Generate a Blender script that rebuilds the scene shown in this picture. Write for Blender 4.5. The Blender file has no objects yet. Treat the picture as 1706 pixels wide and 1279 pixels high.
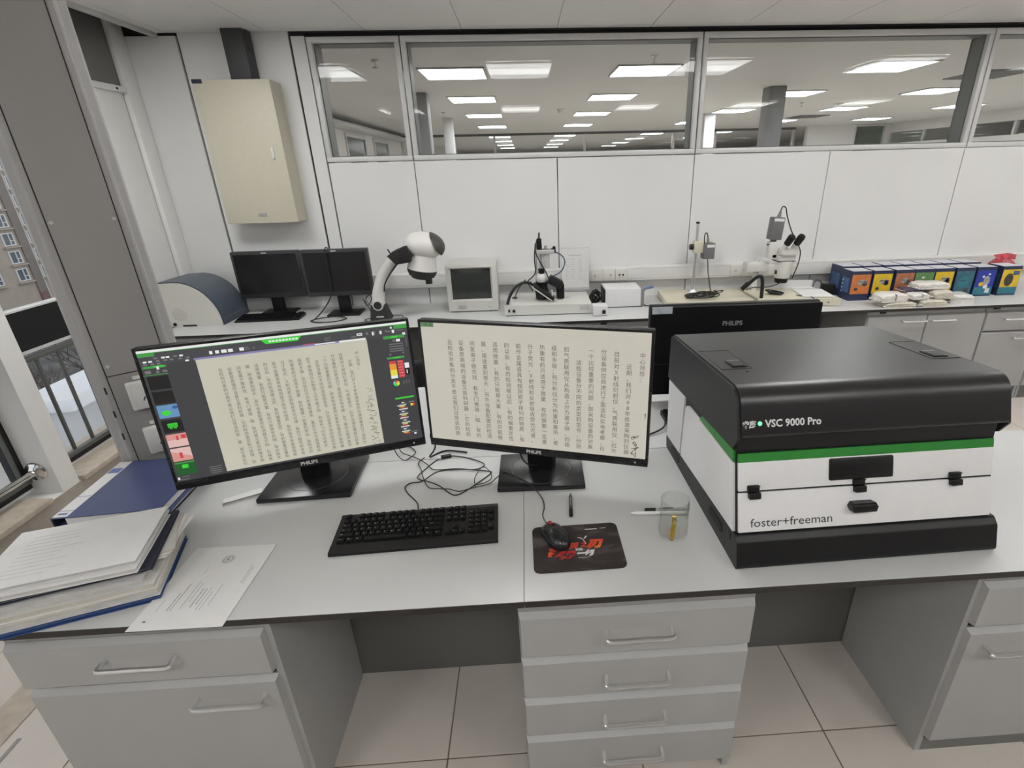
import bpy, bmesh, math, random
from mathutils import Vector, Matrix
random.seed(7)
S = bpy.context.scene
COL = S.collection
PI = math.pi

# ------------------------------------------------------------------ camera
def setup_camera():
    F, CX = 851.72, 925.32
    p, y, r = (math.radians(a) for a in (22.81, 2.76, -1.42))
    fw = Vector((math.sin(y)*math.cos(p), math.cos(y)*math.cos(p), -math.sin(p)))
    rt = Vector((math.cos(y), -math.sin(y), 0))
    up = rt.cross(fw)
    rt, up = rt*math.cos(r)+up*math.sin(r), up*math.cos(r)-rt*math.sin(r)
    cam = bpy.data.cameras.new('camera')
    cam.sensor_width = 36; cam.sensor_fit = 'HORIZONTAL'
    cam.lens = F/1706*36
    cam.shift_x = -(CX-853)/1706
    cam.clip_start = .02; cam.clip_end = 400
    o = bpy.data.objects.new('camera', cam); COL.objects.link(o)
    m = Matrix((rt, up, -fw)).transposed().to_4x4(); m.translation = (0, 0, 1.70)
    o.matrix_world = m
    S.camera = o
setup_camera()

# ------------------------------------------------------------------ world: overcast winter sky
w = bpy.data.worlds.new('world'); S.world = w; w.use_nodes = True
nt = w.node_tree; bg = nt.nodes['Background']
tc = nt.nodes.new('ShaderNodeTexCoord'); nz = nt.nodes.new('ShaderNodeTexNoise'); nz.inputs['Scale'].default_value = 2.5
rp = nt.nodes.new('ShaderNodeValToRGB')
rp.color_ramp.elements[0].color = (.80, .83, .88, 1); rp.color_ramp.elements[1].color = (.95, .96, .98, 1)
nt.links.new(tc.outputs['Generated'], nz.inputs['Vector']); nt.links.new(nz.outputs['Fac'], rp.inputs['Fac'])
nt.links.new(rp.outputs['Color'], bg.inputs['Color']); bg.inputs['Strength'].default_value = .75
S.view_settings.view_transform = 'Standard'; S.view_settings.look = 'None'
S.view_settings.exposure = 0.64; S.view_settings.gamma = 1.0; S.view_settings.use_curve_mapping = False
LAMP = 11.0          # radiance of the 60 x 60 ceiling panels

# ------------------------------------------------------------------ materials
MATS = {}
def mat(name, col, rough=.5, metal=0, var=.03, scale=40, bump=0, spec=.5, emit=0, coat=0):
    if name in MATS: return MATS[name]
    m = bpy.data.materials.new(name); m.use_nodes = True
    nt = m.node_tree; b = nt.nodes['Principled BSDF']
    b.inputs['Roughness'].default_value = rough; b.inputs['Metallic'].default_value = metal
    b.inputs['Specular IOR Level'].default_value = spec
    b.inputs['Coat Weight'].default_value = coat
    tc = nt.nodes.new('ShaderNodeTexCoord'); n = nt.nodes.new('ShaderNodeTexNoise')
    n.inputs['Scale'].default_value = scale; n.inputs['Detail'].default_value = 3
    nt.links.new(tc.outputs['Object'], n.inputs['Vector'])
    r = nt.nodes.new('ShaderNodeValToRGB')
    r.color_ramp.elements[0].position = .3; r.color_ramp.elements[1].position = .7
    r.color_ramp.elements[0].color = tuple(max(0, c*(1-var)) for c in col)+(1,)
    r.color_ramp.elements[1].color = tuple(min(1, c*(1+var)) for c in col)+(1,)
    nt.links.new(n.outputs['Fac'], r.inputs['Fac'])
    nt.links.new(r.outputs['Color'], b.inputs['Base Color'])
    if bump:
        bp = nt.nodes.new('ShaderNodeBump'); bp.inputs['Strength'].default_value = bump; bp.inputs['Distance'].default_value = .002
        nt.links.new(n.outputs['Fac'], bp.inputs['Height']); nt.links.new(bp.outputs['Normal'], b.inputs['Normal'])
    if emit:
        nt.links.new(r.outputs['Color'], b.inputs['Emission Color']); b.inputs['Emission Strength'].default_value = emit
    MATS[name] = m
    return m
def screen_mat(name, col, k=.66):
    """lit pixels of a switched-on screen"""
    if name in MATS: return MATS[name]
    m = bpy.data.materials.new(name); m.use_nodes = True
    nt = m.node_tree; b = nt.nodes['Principled BSDF']
    b.inputs['Base Color'].default_value = (.012, .012, .013, 1); b.inputs['Roughness'].default_value = .45
    tc = nt.nodes.new('ShaderNodeTexCoord'); n = nt.nodes.new('ShaderNodeTexNoise'); n.inputs['Scale'].default_value = 9
    nt.links.new(tc.outputs['Object'], n.inputs['Vector'])
    r = nt.nodes.new('ShaderNodeValToRGB')
    r.color_ramp.elements[0].color = tuple(c*.93 for c in col)+(1,); r.color_ramp.elements[1].color = tuple(c*1.05 for c in col)+(1,)
    nt.links.new(n.outputs['Fac'], r.inputs['Fac']); nt.links.new(r.outputs['Color'], b.inputs['Emission Color'])
    b.inputs['Emission Strength'].default_value = k
    MATS[name] = m
    return m
def ramp_mat(name, stops, vec='Object', scale=3.0, rough=.5, detail=4, emit=0, rot=(0,0,0), stretch=(1,1,1)):
    if name in MATS: return MATS[name]
    m = bpy.data.materials.new(name); m.use_nodes = True
    nt = m.node_tree; b = nt.nodes['Principled BSDF']; b.inputs['Roughness'].default_value = rough
    tc = nt.nodes.new('ShaderNodeTexCoord'); mp = nt.nodes.new('ShaderNodeMapping')
    mp.inputs['Scale'].default_value = stretch; mp.inputs['Rotation'].default_value = rot
    n = nt.nodes.new('ShaderNodeTexNoise'); n.inputs['Scale'].default_value = scale; n.inputs['Detail'].default_value = detail
    nt.links.new(tc.outputs[vec], mp.inputs['Vector']); nt.links.new(mp.outputs['Vector'], n.inputs['Vector'])
    r = nt.nodes.new('ShaderNodeValToRGB'); el = r.color_ramp.elements
    el[0].position, el[1].position = stops[0][0], stops[-1][0]
    el[0].color, el[1].color = stops[0][1]+(1,), stops[-1][1]+(1,)
    for pos, c in stops[1:-1]:
        e = el.new(pos); e.color = c+(1,)
    nt.links.new(n.outputs['Fac'], r.inputs['Fac']); nt.links.new(r.outputs['Color'], b.inputs['Base Color'])
    if emit:
        nt.links.new(r.outputs['Color'], b.inputs['Emission Color']); b.inputs['Emission Strength'].default_value = emit
    MATS[name] = m
    return m
def pane_mat(name, tint, refl_ior=1.5, rough=0.0):
    """thin window pane: clear with the mirror reflection glass has"""
    if name in MATS: return MATS[name]
    m = bpy.data.materials.new(name); m.use_nodes = True
    nt = m.node_tree; nt.nodes.remove(nt.nodes['Principled BSDF']); out = nt.nodes['Material Output']
    t = nt.nodes.new('ShaderNodeBsdfTransparent'); t.inputs['Color'].default_value = tint+(1,)
    g = nt.nodes.new('ShaderNodeBsdfGlossy'); g.inputs['Roughness'].default_value = rough
    lw = nt.nodes.new('ShaderNodeLayerWeight'); lw.inputs['Blend'].default_value = .5
    pw = nt.nodes.new('ShaderNodeMath'); pw.operation = 'POWER'; pw.inputs[1].default_value = 5
    f = nt.nodes.new('ShaderNodeMath'); f.operation = 'MULTIPLY_ADD'
    f0 = ((refl_ior-1)/(refl_ior+1))**2; f.inputs[1].default_value = 1-f0; f.inputs[2].default_value = f0
    nt.links.new(lw.outputs['Facing'], pw.inputs[0]); nt.links.new(pw.outputs[0], f.inputs[0])
    mx = nt.nodes.new('ShaderNodeMixShader')
    nt.links.new(f.outputs[0], mx.inputs[0]); nt.links.new(t.outputs[0], mx.inputs[1]); nt.links.new(g.outputs[0], mx.inputs[2])
    nt.links.new(mx.outputs[0], out.inputs['Surface'])
    MATS[name] = m
    return m
def glass_mat(name, col, rough=.02):
    if name in MATS: return MATS[name]
    m = bpy.data.materials.new(name); m.use_nodes = True
    b = m.node_tree.nodes['Principled BSDF']; b.inputs['Base Color'].default_value = col+(1,)
    b.inputs['Roughness'].default_value = rough; b.inputs['Transmission Weight'].default_value = 1; b.inputs['IOR'].default_value = 1.47
    MATS[name] = m
    return m

WHITE   = mat('white_wall_panel', (.765, .765, .76), .45, var=.012, scale=3)
PLASTER = mat('white_plaster', (.78, .775, .76), .75, var=.02, scale=5, bump=.05)
CEIL    = mat('ceiling_panel_paint', (.745, .738, .722), .55, var=.015, scale=2)
TILE    = mat('cream_floor_tile', (.62, .57, .52), .32, var=.05, scale=4)
GROUT   = mat('floor_grout', (.20, .15, .12), .8)
JOINT   = mat('dark_panel_joint', (.03, .028, .027), .7)
ALU     = mat('light_grey_aluminium', (.66, .66, .65), .4, .1, var=.02)
ALUD    = mat('mid_grey_aluminium', (.22, .22, .22), .45, .3)
BENCH   = mat('pale_grey_laminate', (.58, .585, .58), .36, var=.015, scale=6)
CORE    = mat('black_brown_board_edge', (.022, .018, .017), .45)
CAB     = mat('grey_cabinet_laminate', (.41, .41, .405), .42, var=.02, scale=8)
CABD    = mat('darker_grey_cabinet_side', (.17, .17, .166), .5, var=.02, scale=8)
STEEL   = mat('satin_stainless_steel', (.80, .80, .80), .32, .9, var=.03)
CHROME  = mat('chrome', (.75, .74, .72), .12, 1.0, var=.01)
BLACK   = mat('black_plastic', (.009, .009, .010), .42, var=.1, spec=.35)
BLACKS  = mat('satin_black_plastic', (.014, .014, .016), .26, var=.1)
MATTEB  = mat('matte_black_paint', (.014, .014, .015), .5, var=.08, spec=.35)
CABLE   = mat('black_cable', (.012, .012, .012), .5)
WPLAST  = mat('white_plastic', (.72, .72, .70), .4, var=.015)
CREAM   = mat('cream_plastic', (.66, .65, .60), .45, var=.02)
IVORY   = mat('ivory_painted_metal', (.64, .60, .48), .45, var=.03, scale=12)
GREYP   = mat('service_grey_panel', (.345, .335, .325), .5, var=.02, scale=6)
PAPER   = mat('white_paper', (.74, .735, .73), .8, var=.02, scale=20)
PAPER2  = mat('grey_white_paper', (.60, .59, .57), .85, var=.05, scale=30)
PAPER3  = mat('cream_paper', (.62, .585, .52), .85, var=.05, scale=30)
INK     = mat('grey_print', (.16, .16, .16), .8)
NAVY    = mat('navy_blue_cover', (.06, .08, .19), .38, var=.06, scale=10)
NAVYD   = mat('dark_navy_cover', (.018, .022, .045), .4, var=.06)
ROYAL   = mat('royal_blue_cover', (.02, .06, .20), .35, var=.06)
SILL    = mat('beige_stone_sill', (.50, .44, .36), .5, var=.12, scale=30)
GREEN   = mat('green_stripe', (.035, .26, .045), .4)
VWHITE  = mat('white_enamel', (.86, .86, .87), .3, var=.01)

# ------------------------------------------------------------------ mesh helpers
class MB:
    def __init__(s): s.v = []; s.f = []; s.m = []; s.sm = []
    def add(s, vs, fs, m=0, smooth=False):
        o = len(s.v); s.v += [tuple(v) for v in vs]
        for f in fs: s.f.append(tuple(i+o for i in f)); s.m.append(m); s.sm.append(smooth)
        return s
    def box(s, x0, x1, y0, y1, z0, z1, m=0, M=None):
        vs = [Vector((x, y, z)) for z in (z0, z1) for y in (y0, y1) for x in (x0, x1)]
        if M: vs = [M @ v for v in vs]
        return s.add(vs, [(0,2,3,1),(4,5,7,6),(0,1,5,4),(2,6,7,3),(0,4,6,2),(1,3,7,5)], m)
    def rbox(s, x0, x1, y0, y1, z0, z1, r=.004, seg=2, m=0, M=None, smooth=True):
        bm = bmesh.new(); bmesh.ops.create_cube(bm, size=1)
        for v in bm.verts:
            v.co = Vector(((x0+x1)/2+v.co.x*(x1-x0), (y0+y1)/2+v.co.y*(y1-y0), (z0+z1)/2+v.co.z*(z1-z0)))
        r = min(r, .49*min(x1-x0, y1-y0, z1-z0))
        bmesh.ops.bevel(bm, geom=bm.edges[:], offset=r, segments=seg, profile=.5, affect='EDGES')
        return s.bm(bm, m, M, smooth)
    def bm(s, bm, m=0, M=None, smooth=False):
        bm.verts.index_update()
        vs = [(M @ v.co if M else v.co.copy()) for v in bm.verts]
        fs = [[v.index for v in f.verts] for f in bm.faces]
        bm.free()
        return s.add(vs, fs, m, smooth)
    def prism(s, poly, ax, a0, a1, m=0, M=None, smooth=False):
        """poly: list of (p,q); ax 'x': (y,z), 'y': (x,z), 'z': (x,y)"""
        n = len(poly)
        def P(p, q, a):
            v = Vector((a, p, q) if ax == 'x' else (p, a, q) if ax == 'y' else (p, q, a))
            return M @ v if M else v
        vs = [P(p, q, a0) for p, q in poly]+[P(p, q, a1) for p, q in poly]
        s.add(vs, [tuple(range(n))[::-1], tuple(range(n, 2*n))], m)
        o = len(s.v)-2*n
        for i in range(n):
            j = (i+1) % n
            s.f.append((o+i, o+j, o+n+j, o+n+i)); s.m.append(m); s.sm.append(smooth)
        return s
    def cyl(s, p0, p1, r0, r1=None, n=16, m=0, cap=True, M=None):
        p0, p1 = Vector(p0), Vector(p1); r1 = r0 if r1 is None else r1
        d = (p1-p0).normalized(); a = d.orthogonal().normalized(); b = d.cross(a)
        vs = []
        for p, r in ((p0, r0), (p1, r1)):
            for i in range(n):
                t = 2*PI*i/n; vs.append(p+(a*math.cos(t)+b*math.sin(t))*r)
        if M: vs = [M @ v for v in vs]
        o = len(s.v); s.add(vs, [(i, (i+1) % n, n+(i+1) % n, n+i) for i in range(n)], m, True)
        if cap:
            s.f.append(tuple(range(o+n-1, o-1, -1))); s.m.append(m); s.sm.append(False)
            s.f.append(tuple(range(o+n, o+2*n))); s.m.append(m); s.sm.append(False)
        return s
    def lathe(s, prof, c=(0,0,0), n=24, m=0, M=None, arc=2*PI):
        c = Vector(c); vs = []; k = len(prof); full = abs(arc-2*PI) < 1e-6
        cols = n if full else n+1
        for i in range(cols):
            t = arc*i/n
            for r, z in prof:
                v = c+Vector((r*math.cos(t), r*math.sin(t), z)); vs.append(M @ v if M else v)
        fs = []
        for i in range(n):
            j = (i+1) % cols
            for q in range(k-1): fs.append((i*k+q, j*k+q, j*k+q+1, i*k+q+1))
        return s.add(vs, fs, m, True)
    def tube(s, pts, r, n=6, m=0, smooth_path=True, sub=5, rs=None, M=None):
        pts = [Vector(p) for p in pts]
        if smooth_path and len(pts) > 2:
            q = []; N = len(pts)
            for i in range(N-1):
                p0, p1, p2, p3 = pts[max(i-1,0)], pts[i], pts[i+1], pts[min(i+2,N-1)]
                for j in range(sub):
                    t = j/sub
                    q.append(.5*((2*p1)+(p2-p0)*t+(2*p0-5*p1+4*p2-p3)*t*t+(3*p1-p0-3*p2+p3)*t**3))
            q.append(pts[-1]); 
            if rs: rs = [rs[min(int(i/sub), N-1)]+(rs[min(int(i/sub)+1, N-1)]-rs[min(int(i/sub), N-1)])*((i % sub)/sub) for i in range(len(q))]
            pts = q
        vs = []; a = None
        for i, p in enumerate(pts):
            d = (pts[min(i+1, len(pts)-1)]-pts[max(i-1, 0)]).normalized()
            if a is None: a = d.orthogonal().normalized()
            a = (a-d*a.dot(d)); a = a.normalized() if a.length > 1e-6 else d.orthogonal().normalized()
            b = d.cross(a); rr = rs[i] if rs else r
            for k in range(n):
                t = 2*PI*k/n; v = p+(a*math.cos(t)+b*math.sin(t))*rr; vs.append(M @ v if M else v)
        fs = [(i*n+k, i*n+(k+1) % n, (i+1)*n+(k+1) % n, (i+1)*n+k) for i in range(len(pts)-1) for k in range(n)]
        L = (len(pts)-1)*n
        fs += [tuple(range(n))[::-1], tuple(range(L, L+n))]
        return s.add(vs, fs, m, True)
    def mesh(s, name, mats):
        me = bpy.data.meshes.new(name); me.from_pydata(s.v, [], s.f)
        for m in (mats if isinstance(mats, (list, tuple)) else [mats]): me.materials.append(m)
        for p, mi, sm in zip(me.polygons, s.m, s.sm): p.material_index = mi; p.use_smooth = sm
        me.update()
        bm = bmesh.new(); bm.from_mesh(me); bmesh.ops.recalc_face_normals(bm, faces=bm.faces[:]); bm.to_mesh(me); bm.free()
        return me
    def obj(s, name, mats, parent=None, loc=(0,0,0), rot=(0,0,0), auto=True):
        me = s.mesh(name, mats); o = bpy.data.objects.new(name, me); COL.objects.link(o)
        o.location = loc; o.rotation_euler = rot
        if parent: o.parent = parent
        if auto and any(s.sm):
            for p in me.polygons: pass
            try: me.set_sharp_from_angle(angle=math.radians(38))
            except Exception: pass
        return o
def tag(o, label=None, cat=None, group=None, kind=None):
    if label: o['label'] = label
    if cat: o['category'] = cat
    if group: o['group'] = group
    if kind: o['kind'] = kind
    return o
def thing(name, label, cat, loc=(0,0,0), rotz=0, group=None):
    o = bpy.data.objects.new(name, None); COL.objects.link(o); o.empty_display_size = .05
    o.location = loc; o.rotation_euler = (0, 0, rotz)
    return tag(o, label, cat, group)
def struct(name, parentless_mb, mats):
    return tag(parentless_mb.obj(name, mats), kind='structure')
def sroot(name, loc=(0,0,0)):
    o = bpy.data.objects.new(name, None); COL.objects.link(o); o.location = loc; o['kind'] = 'structure'
    return o
def link_copy(o, parent=None, loc=None):
    c = o.copy(); COL.objects.link(c); c.parent = parent
    if loc is not None: c.location = loc
    return c
def copy_tree(o, parent=None):
    c = o.copy(); COL.objects.link(c); c.parent = parent
    for ch in list(o.children): copy_tree(ch, c)
    return c
_fc = bpy.data.curves.new('lettering', 'FONT'); _fo = bpy.data.objects.new('lettering', _fc)
def text_mb(mb, body, size, M, m=0, align='LEFT', bold=0, depth=0, res=2, shear=0, fit=None):
    """add flat lettering: text lies in the local XY plane of M; returns width"""
    _fc.body = body; _fc.size = size; _fc.align_x = align; _fc.resolution_u = res; _fc.offset = bold; _fc.extrude = depth; _fc.shear = shear
    me = _fo.to_mesh()
    vs = [v.co.copy() for v in me.vertices]
    if not vs: return 0
    x0 = min(v.x for v in vs); x1 = max(v.x for v in vs)
    if fit and x1 > x0:
        k = fit/(x1-x0); vs = [Vector((v.x*k, v.y, v.z)) for v in vs]
    mb.add([M @ v for v in vs], [tuple(p.vertices) for p in me.polygons], m)
    _fo.to_mesh_clear()
    return x1-x0
def plane_M(origin, ex, ey):
    ex, ey = Vector(ex).normalized(), Vector(ey).normalized(); ez = ex.cross(ey)
    m = Matrix((ex, ey, ez)).transposed().to_4x4(); m.translation = Vector(origin); return m
# ================================================================== THE ROOM
ZC = 2.55                       # ceiling
XT, YT, TS = -.317, 1.045, .605 # tile grid
def build_floor():
    fl = struct('floor', MB().box(-2.53, 7.0, -7, 4.0, -.08, -.004), [GROUT])
    me = MB().rbox(-TS/2+.002, TS/2-.002, -TS/2+.002, TS/2-.002, -.004, 0, r=.0012, seg=1, smooth=False).mesh('tile', [TILE])
    for i in range(-4, 12):
        for j in range(-13, 5):
            cx, cy = XT+(i+.5)*TS, YT+(j+.5)*TS
            if cx+TS/2 > 7 or cx-TS/2 < -3: continue
            o = bpy.data.objects.new('tile', me); COL.objects.link(o); o.location = (cx, cy, 0); o.parent = fl
    return fl
build_floor()

def build_ceiling():
    c = struct('ceiling', MB().box(-2.29, 7.0, -7, 4.0, ZC+.006, ZC+.3).box(-2.75, -2.29, -7, 4.16, ZC+.25, ZC+.3), [CEIL])
    xs = [.26+.62*k for k in range(-5, 11)]
    xs[0] = -2.288 if xs[1] > -2.288 else xs[0]
    xs = [x for x in xs if x >= -2.288]
    for a, b in zip(xs[:-1], xs[1:]):
        MB().rbox(a+.002, b-.002, 3.0, 3.915, ZC, ZC+.006, r=.0015, seg=1).obj('panel', [CEIL], c)
        MB().rbox(a+.002, b-.002, 3.919, 3.985, ZC, ZC+.006, r=.0015, seg=1).obj('panel', [CEIL], c)
    return c
build_ceiling()

# ---- back wall: panels with dark joints, clerestory windows above
XS = [-2.46, -2.178, -1.473, -1.373, -.772, .245, 1.247, 2.259, 3.286, 4.30, 5.31, 6.32, 7.0]
ZW0, ZW1 = 1.778, 2.522
def build_back_wall():
    wb = struct('wall_back', MB().box(-2.53, -1.373, 4.02, 4.16, 0, ZC+.3).box(-1.373, 7.0, 4.02, 4.16, 0, ZW0-.012).box(-1.373, 7.0, 4.0, 4.16, ZC-.006, ZC+.1)
                .box(-1.373, 7.0, 4.03, 4.16, ZW1, ZC), [JOINT])
    for i, (a, b) in enumerate(zip(XS[:-1], XS[1:])):
        gl = {1: .008, 2: .008, 3: .005}.get(i, .003); gr = {0: .006, 1: .006, 2: .005}.get(i, .003)
        if i == 0: a = -2.529
        top = {0: ZC-.012, 1: ZC+.02, 2: ZC-.022}.get(i, ZW0-.006)
        MB().rbox(a+gl, b-gr, 4.0, 4.022, 0, top, r=.002, seg=1).obj('panel', [WHITE], wb)
    return wb
build_back_wall()
PANE = pane_mat('clear_window_pane', (.945, .955, .955), 1.27)
REVEAL = mat('grey_window_reveal', (.20, .20, .20), .5)
def clerestory(n, a, b):
    r = sroot('window_%d' % n, ((a+b)/2, 4.0, ZW0)); W = (b-a)/2; H = ZW1-ZW0; t = .032
    MB().rbox(-W, W, -.006, .03, 0, t, .003).rbox(-W, W, -.006, .03, H-t, H, .003).rbox(-W, -W+t, -.006, .03, t, H-t, .003).rbox(W-t, W, -.006, .03, t, H-t, .003).obj('window_frame', [ALU], r)
    q = t+.006
    MB().box(-W+.002, -W+q, .03, .15, 0, H).box(W-q, W-.002, .03, .15, 0, H).box(-W+q, W-q, .03, .15, 0, q).box(-W+q, W-q, .03, .15, H-q, H).obj('reveal', [REVEAL], r)
    MB().box(-W+t*.8, W-t*.8, .016, .020, t*.8, H-t*.8).obj('pane', [PANE], r)
    MB().box(-W+q, W-q, .135, .139, q, H-q).obj('pane', [PANE], r)
    return r
for n, (a, b) in enumerate([(-1.369, -.776), (-.768, 1.243), (1.251, 3.282), (3.290, 5.30), (5.31, 6.98)], 1): clerestory(n, a, b)

# cable trunking along the back wall
def trunking():
    r = sroot('trim_1', (0, 4.0, 0))
    MB().rbox(-2.17, 6.9, -.062, 0, .885, .992, r=.006).obj('trunking_body', [WPLAST], r)
    MB().box(-2.17, 6.9, -.0632, -.061, .975, .977).box(-2.17, 6.9, -.0632, -.061, .902, .9035).obj('trunking_lid_groove', [mat('soft_groove_grey', (.45,.45,.44), .6)], r)
trunking()

# ---- rest of the shell
def shell():
    struct('wall_right', MB().box(7.0, 7.12, -7, 4.16, 0, ZC+.3), [PLASTER])
    struct('wall_front', MB().box(-2.75, 7.0, -7.12, -7, 0, ZC+.3), [PLASTER])
    wl = MB(); X0, X1 = -2.75, -2.417; ZS = .234
    wl.box(X0, X1, -7, 3.30, 0, ZS)                  # under the low sills
    wl.box(X0, X1, -7, .2, ZS, ZC+.3)
    wl.box(X0, X1, 2.338, 2.441, ZS, ZC+.3)          # pier between the windows
    wl.box(X0, X1, .2, 3.30, 2.36, ZC+.3)            # lintel
    wl.box(X0, -2.53, 3.30, 4.16, 0, ZC+.3)
    struct('wall_left', wl, [PLASTER])
    struct('trim_2', MB().box(-2.418, -2.412, -7, 3.30, 0, .232), [mat('beige_wall_below_sill', (.40, .36, .31), .7, var=.05)])
    struct('trim_4', MB().rbox(-1.915, -1.788, -3, 2.0, -.003, .004, .002, 1), [SILL])
    struct('trim_5', MB().box(-1.756, -1.742, .2, 1.21, -.003, .0015), [mat('floor_slot_grey', (.30, .29, .28), .5)])
shell()
GUARD = mat('grey_green_guard_rail', (.13, .135, .125), .4, .2)
BLKF = mat('black_window_frame', (.010, .010, .011), .4)
def side_window(n, y0, y1):
    r = sroot('window_%d' % n, (-2.552, y0, 0)); L = y1-y0
    MB().rbox(-.19, .162, (0.0 if n == 7 else -.02), L-(.088 if n == 6 else .0), .234, .262, .004).obj('window_sill', [SILL], r)
    fr = MB().box(-.06, 0, 0, L, .910, 1.108).box(-.06, 0, 0, L, .265, .299).box(-.06, 0, 0, L, 2.31, 2.36)
    fr.box(-.06, 0, 0, .03, .299, 2.31).box(-.06, 0, L-.03, L, .299, 2.31)
    fr.obj('window_frame', [BLKF], r)
    MB().box(-.055, .003, 0, L, 1.104, 1.112).box(-.055, .003, 0, L, .896, .912).box(-.03, .006, 0, L, .262, .272).obj('frame_edge', [ALU], r)
    MB().box(-.03, -.024, .03, L-.03, 1.108, 2.31).obj('pane', [PANE], r)
    MB().box(-.03, -.024, .03, L-.03, .299, .910).obj('pane', [PANE], r)
    MB().rbox(-.02, .016, .0, L, .858, .880, .005).obj('guard_rail', [GUARD], r); MB().rbox(-.02, .016, .0, L, .302, .326, .005).obj('guard_rail', [GUARD], r)
    k = .055
    while k < L:
        MB().rbox(-.012, .004, k-.0075, k+.0075, .325, .856, .003).obj('guard_bar', [GUARD], r); k += .128
    return r
side_window(6, .2, 2.338); side_window(7, 2.441+.01, 3.30)
def handrail():
    r = thing('handrail', 'chrome handrail with round wall flange across the near window', 'handrail', (-2.497, 2.3375, .366))
    M = Matrix.Rotation(PI/2, 4, 'X')
    MB().lathe([(0, 0), (.048, 0), (.050, .005), (.046, .012), (.032, .016), (.018, .024), (0, .024)], M=M, n=24).obj('flange', [CHROME], r)
    MB().cyl((0, -.012, 0), (0, -2.12, 0), .0165, n=16).obj('rail', [CHROME], r)
    MB().lathe([(0, 0), (.048, 0), (.046, .012), (.018, .024), (0, .024)], M=Matrix.Translation((0,-2.137,0)) @ Matrix.Rotation(-PI/2, 4, 'X'), n=24).obj('flange', [CHROME], r)
handrail()

# far left corner: dark upper panel, white rail and blind, ceiling pocket trim
def corner_bay():
    r = sroot('window_8', (-2.49, 3.31, 0))
    MB().box(-.038, -.03, 0, .556, 2.24, 2.79).obj('upper_panel', [mat('dim_grey_glass', (.16, .155, .15), .3)], r)
    MB().rbox(-.038, .0, 0, .56, 2.204, 2.24, .004).obj('transom_bar', [WHITE], r)
    n = 14; poly = [(-.036+.02*math.sin(PI*i/n), .556*i/n) for i in range(n+1)]
    MB().prism(poly+[(-.0385, .556), (-.0385, 0)], 'z', .735, 2.204, smooth=True).obj('blind', [PLASTER], r)
    MB().rbox(-.038, .0, .556, .688, 0, 2.79, .012).obj('post', [PLASTER], r)
    MB().rbox(-.0, .004, .46, .475, 2.216, 2.228, .001).obj('catch', [BLACK], r)
    struct('trim_6', MB().rbox(-2.315, -2.285, -7, 3.998, ZC-.022, ZC+.006, .003), [ALU])
corner_bay()

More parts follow.
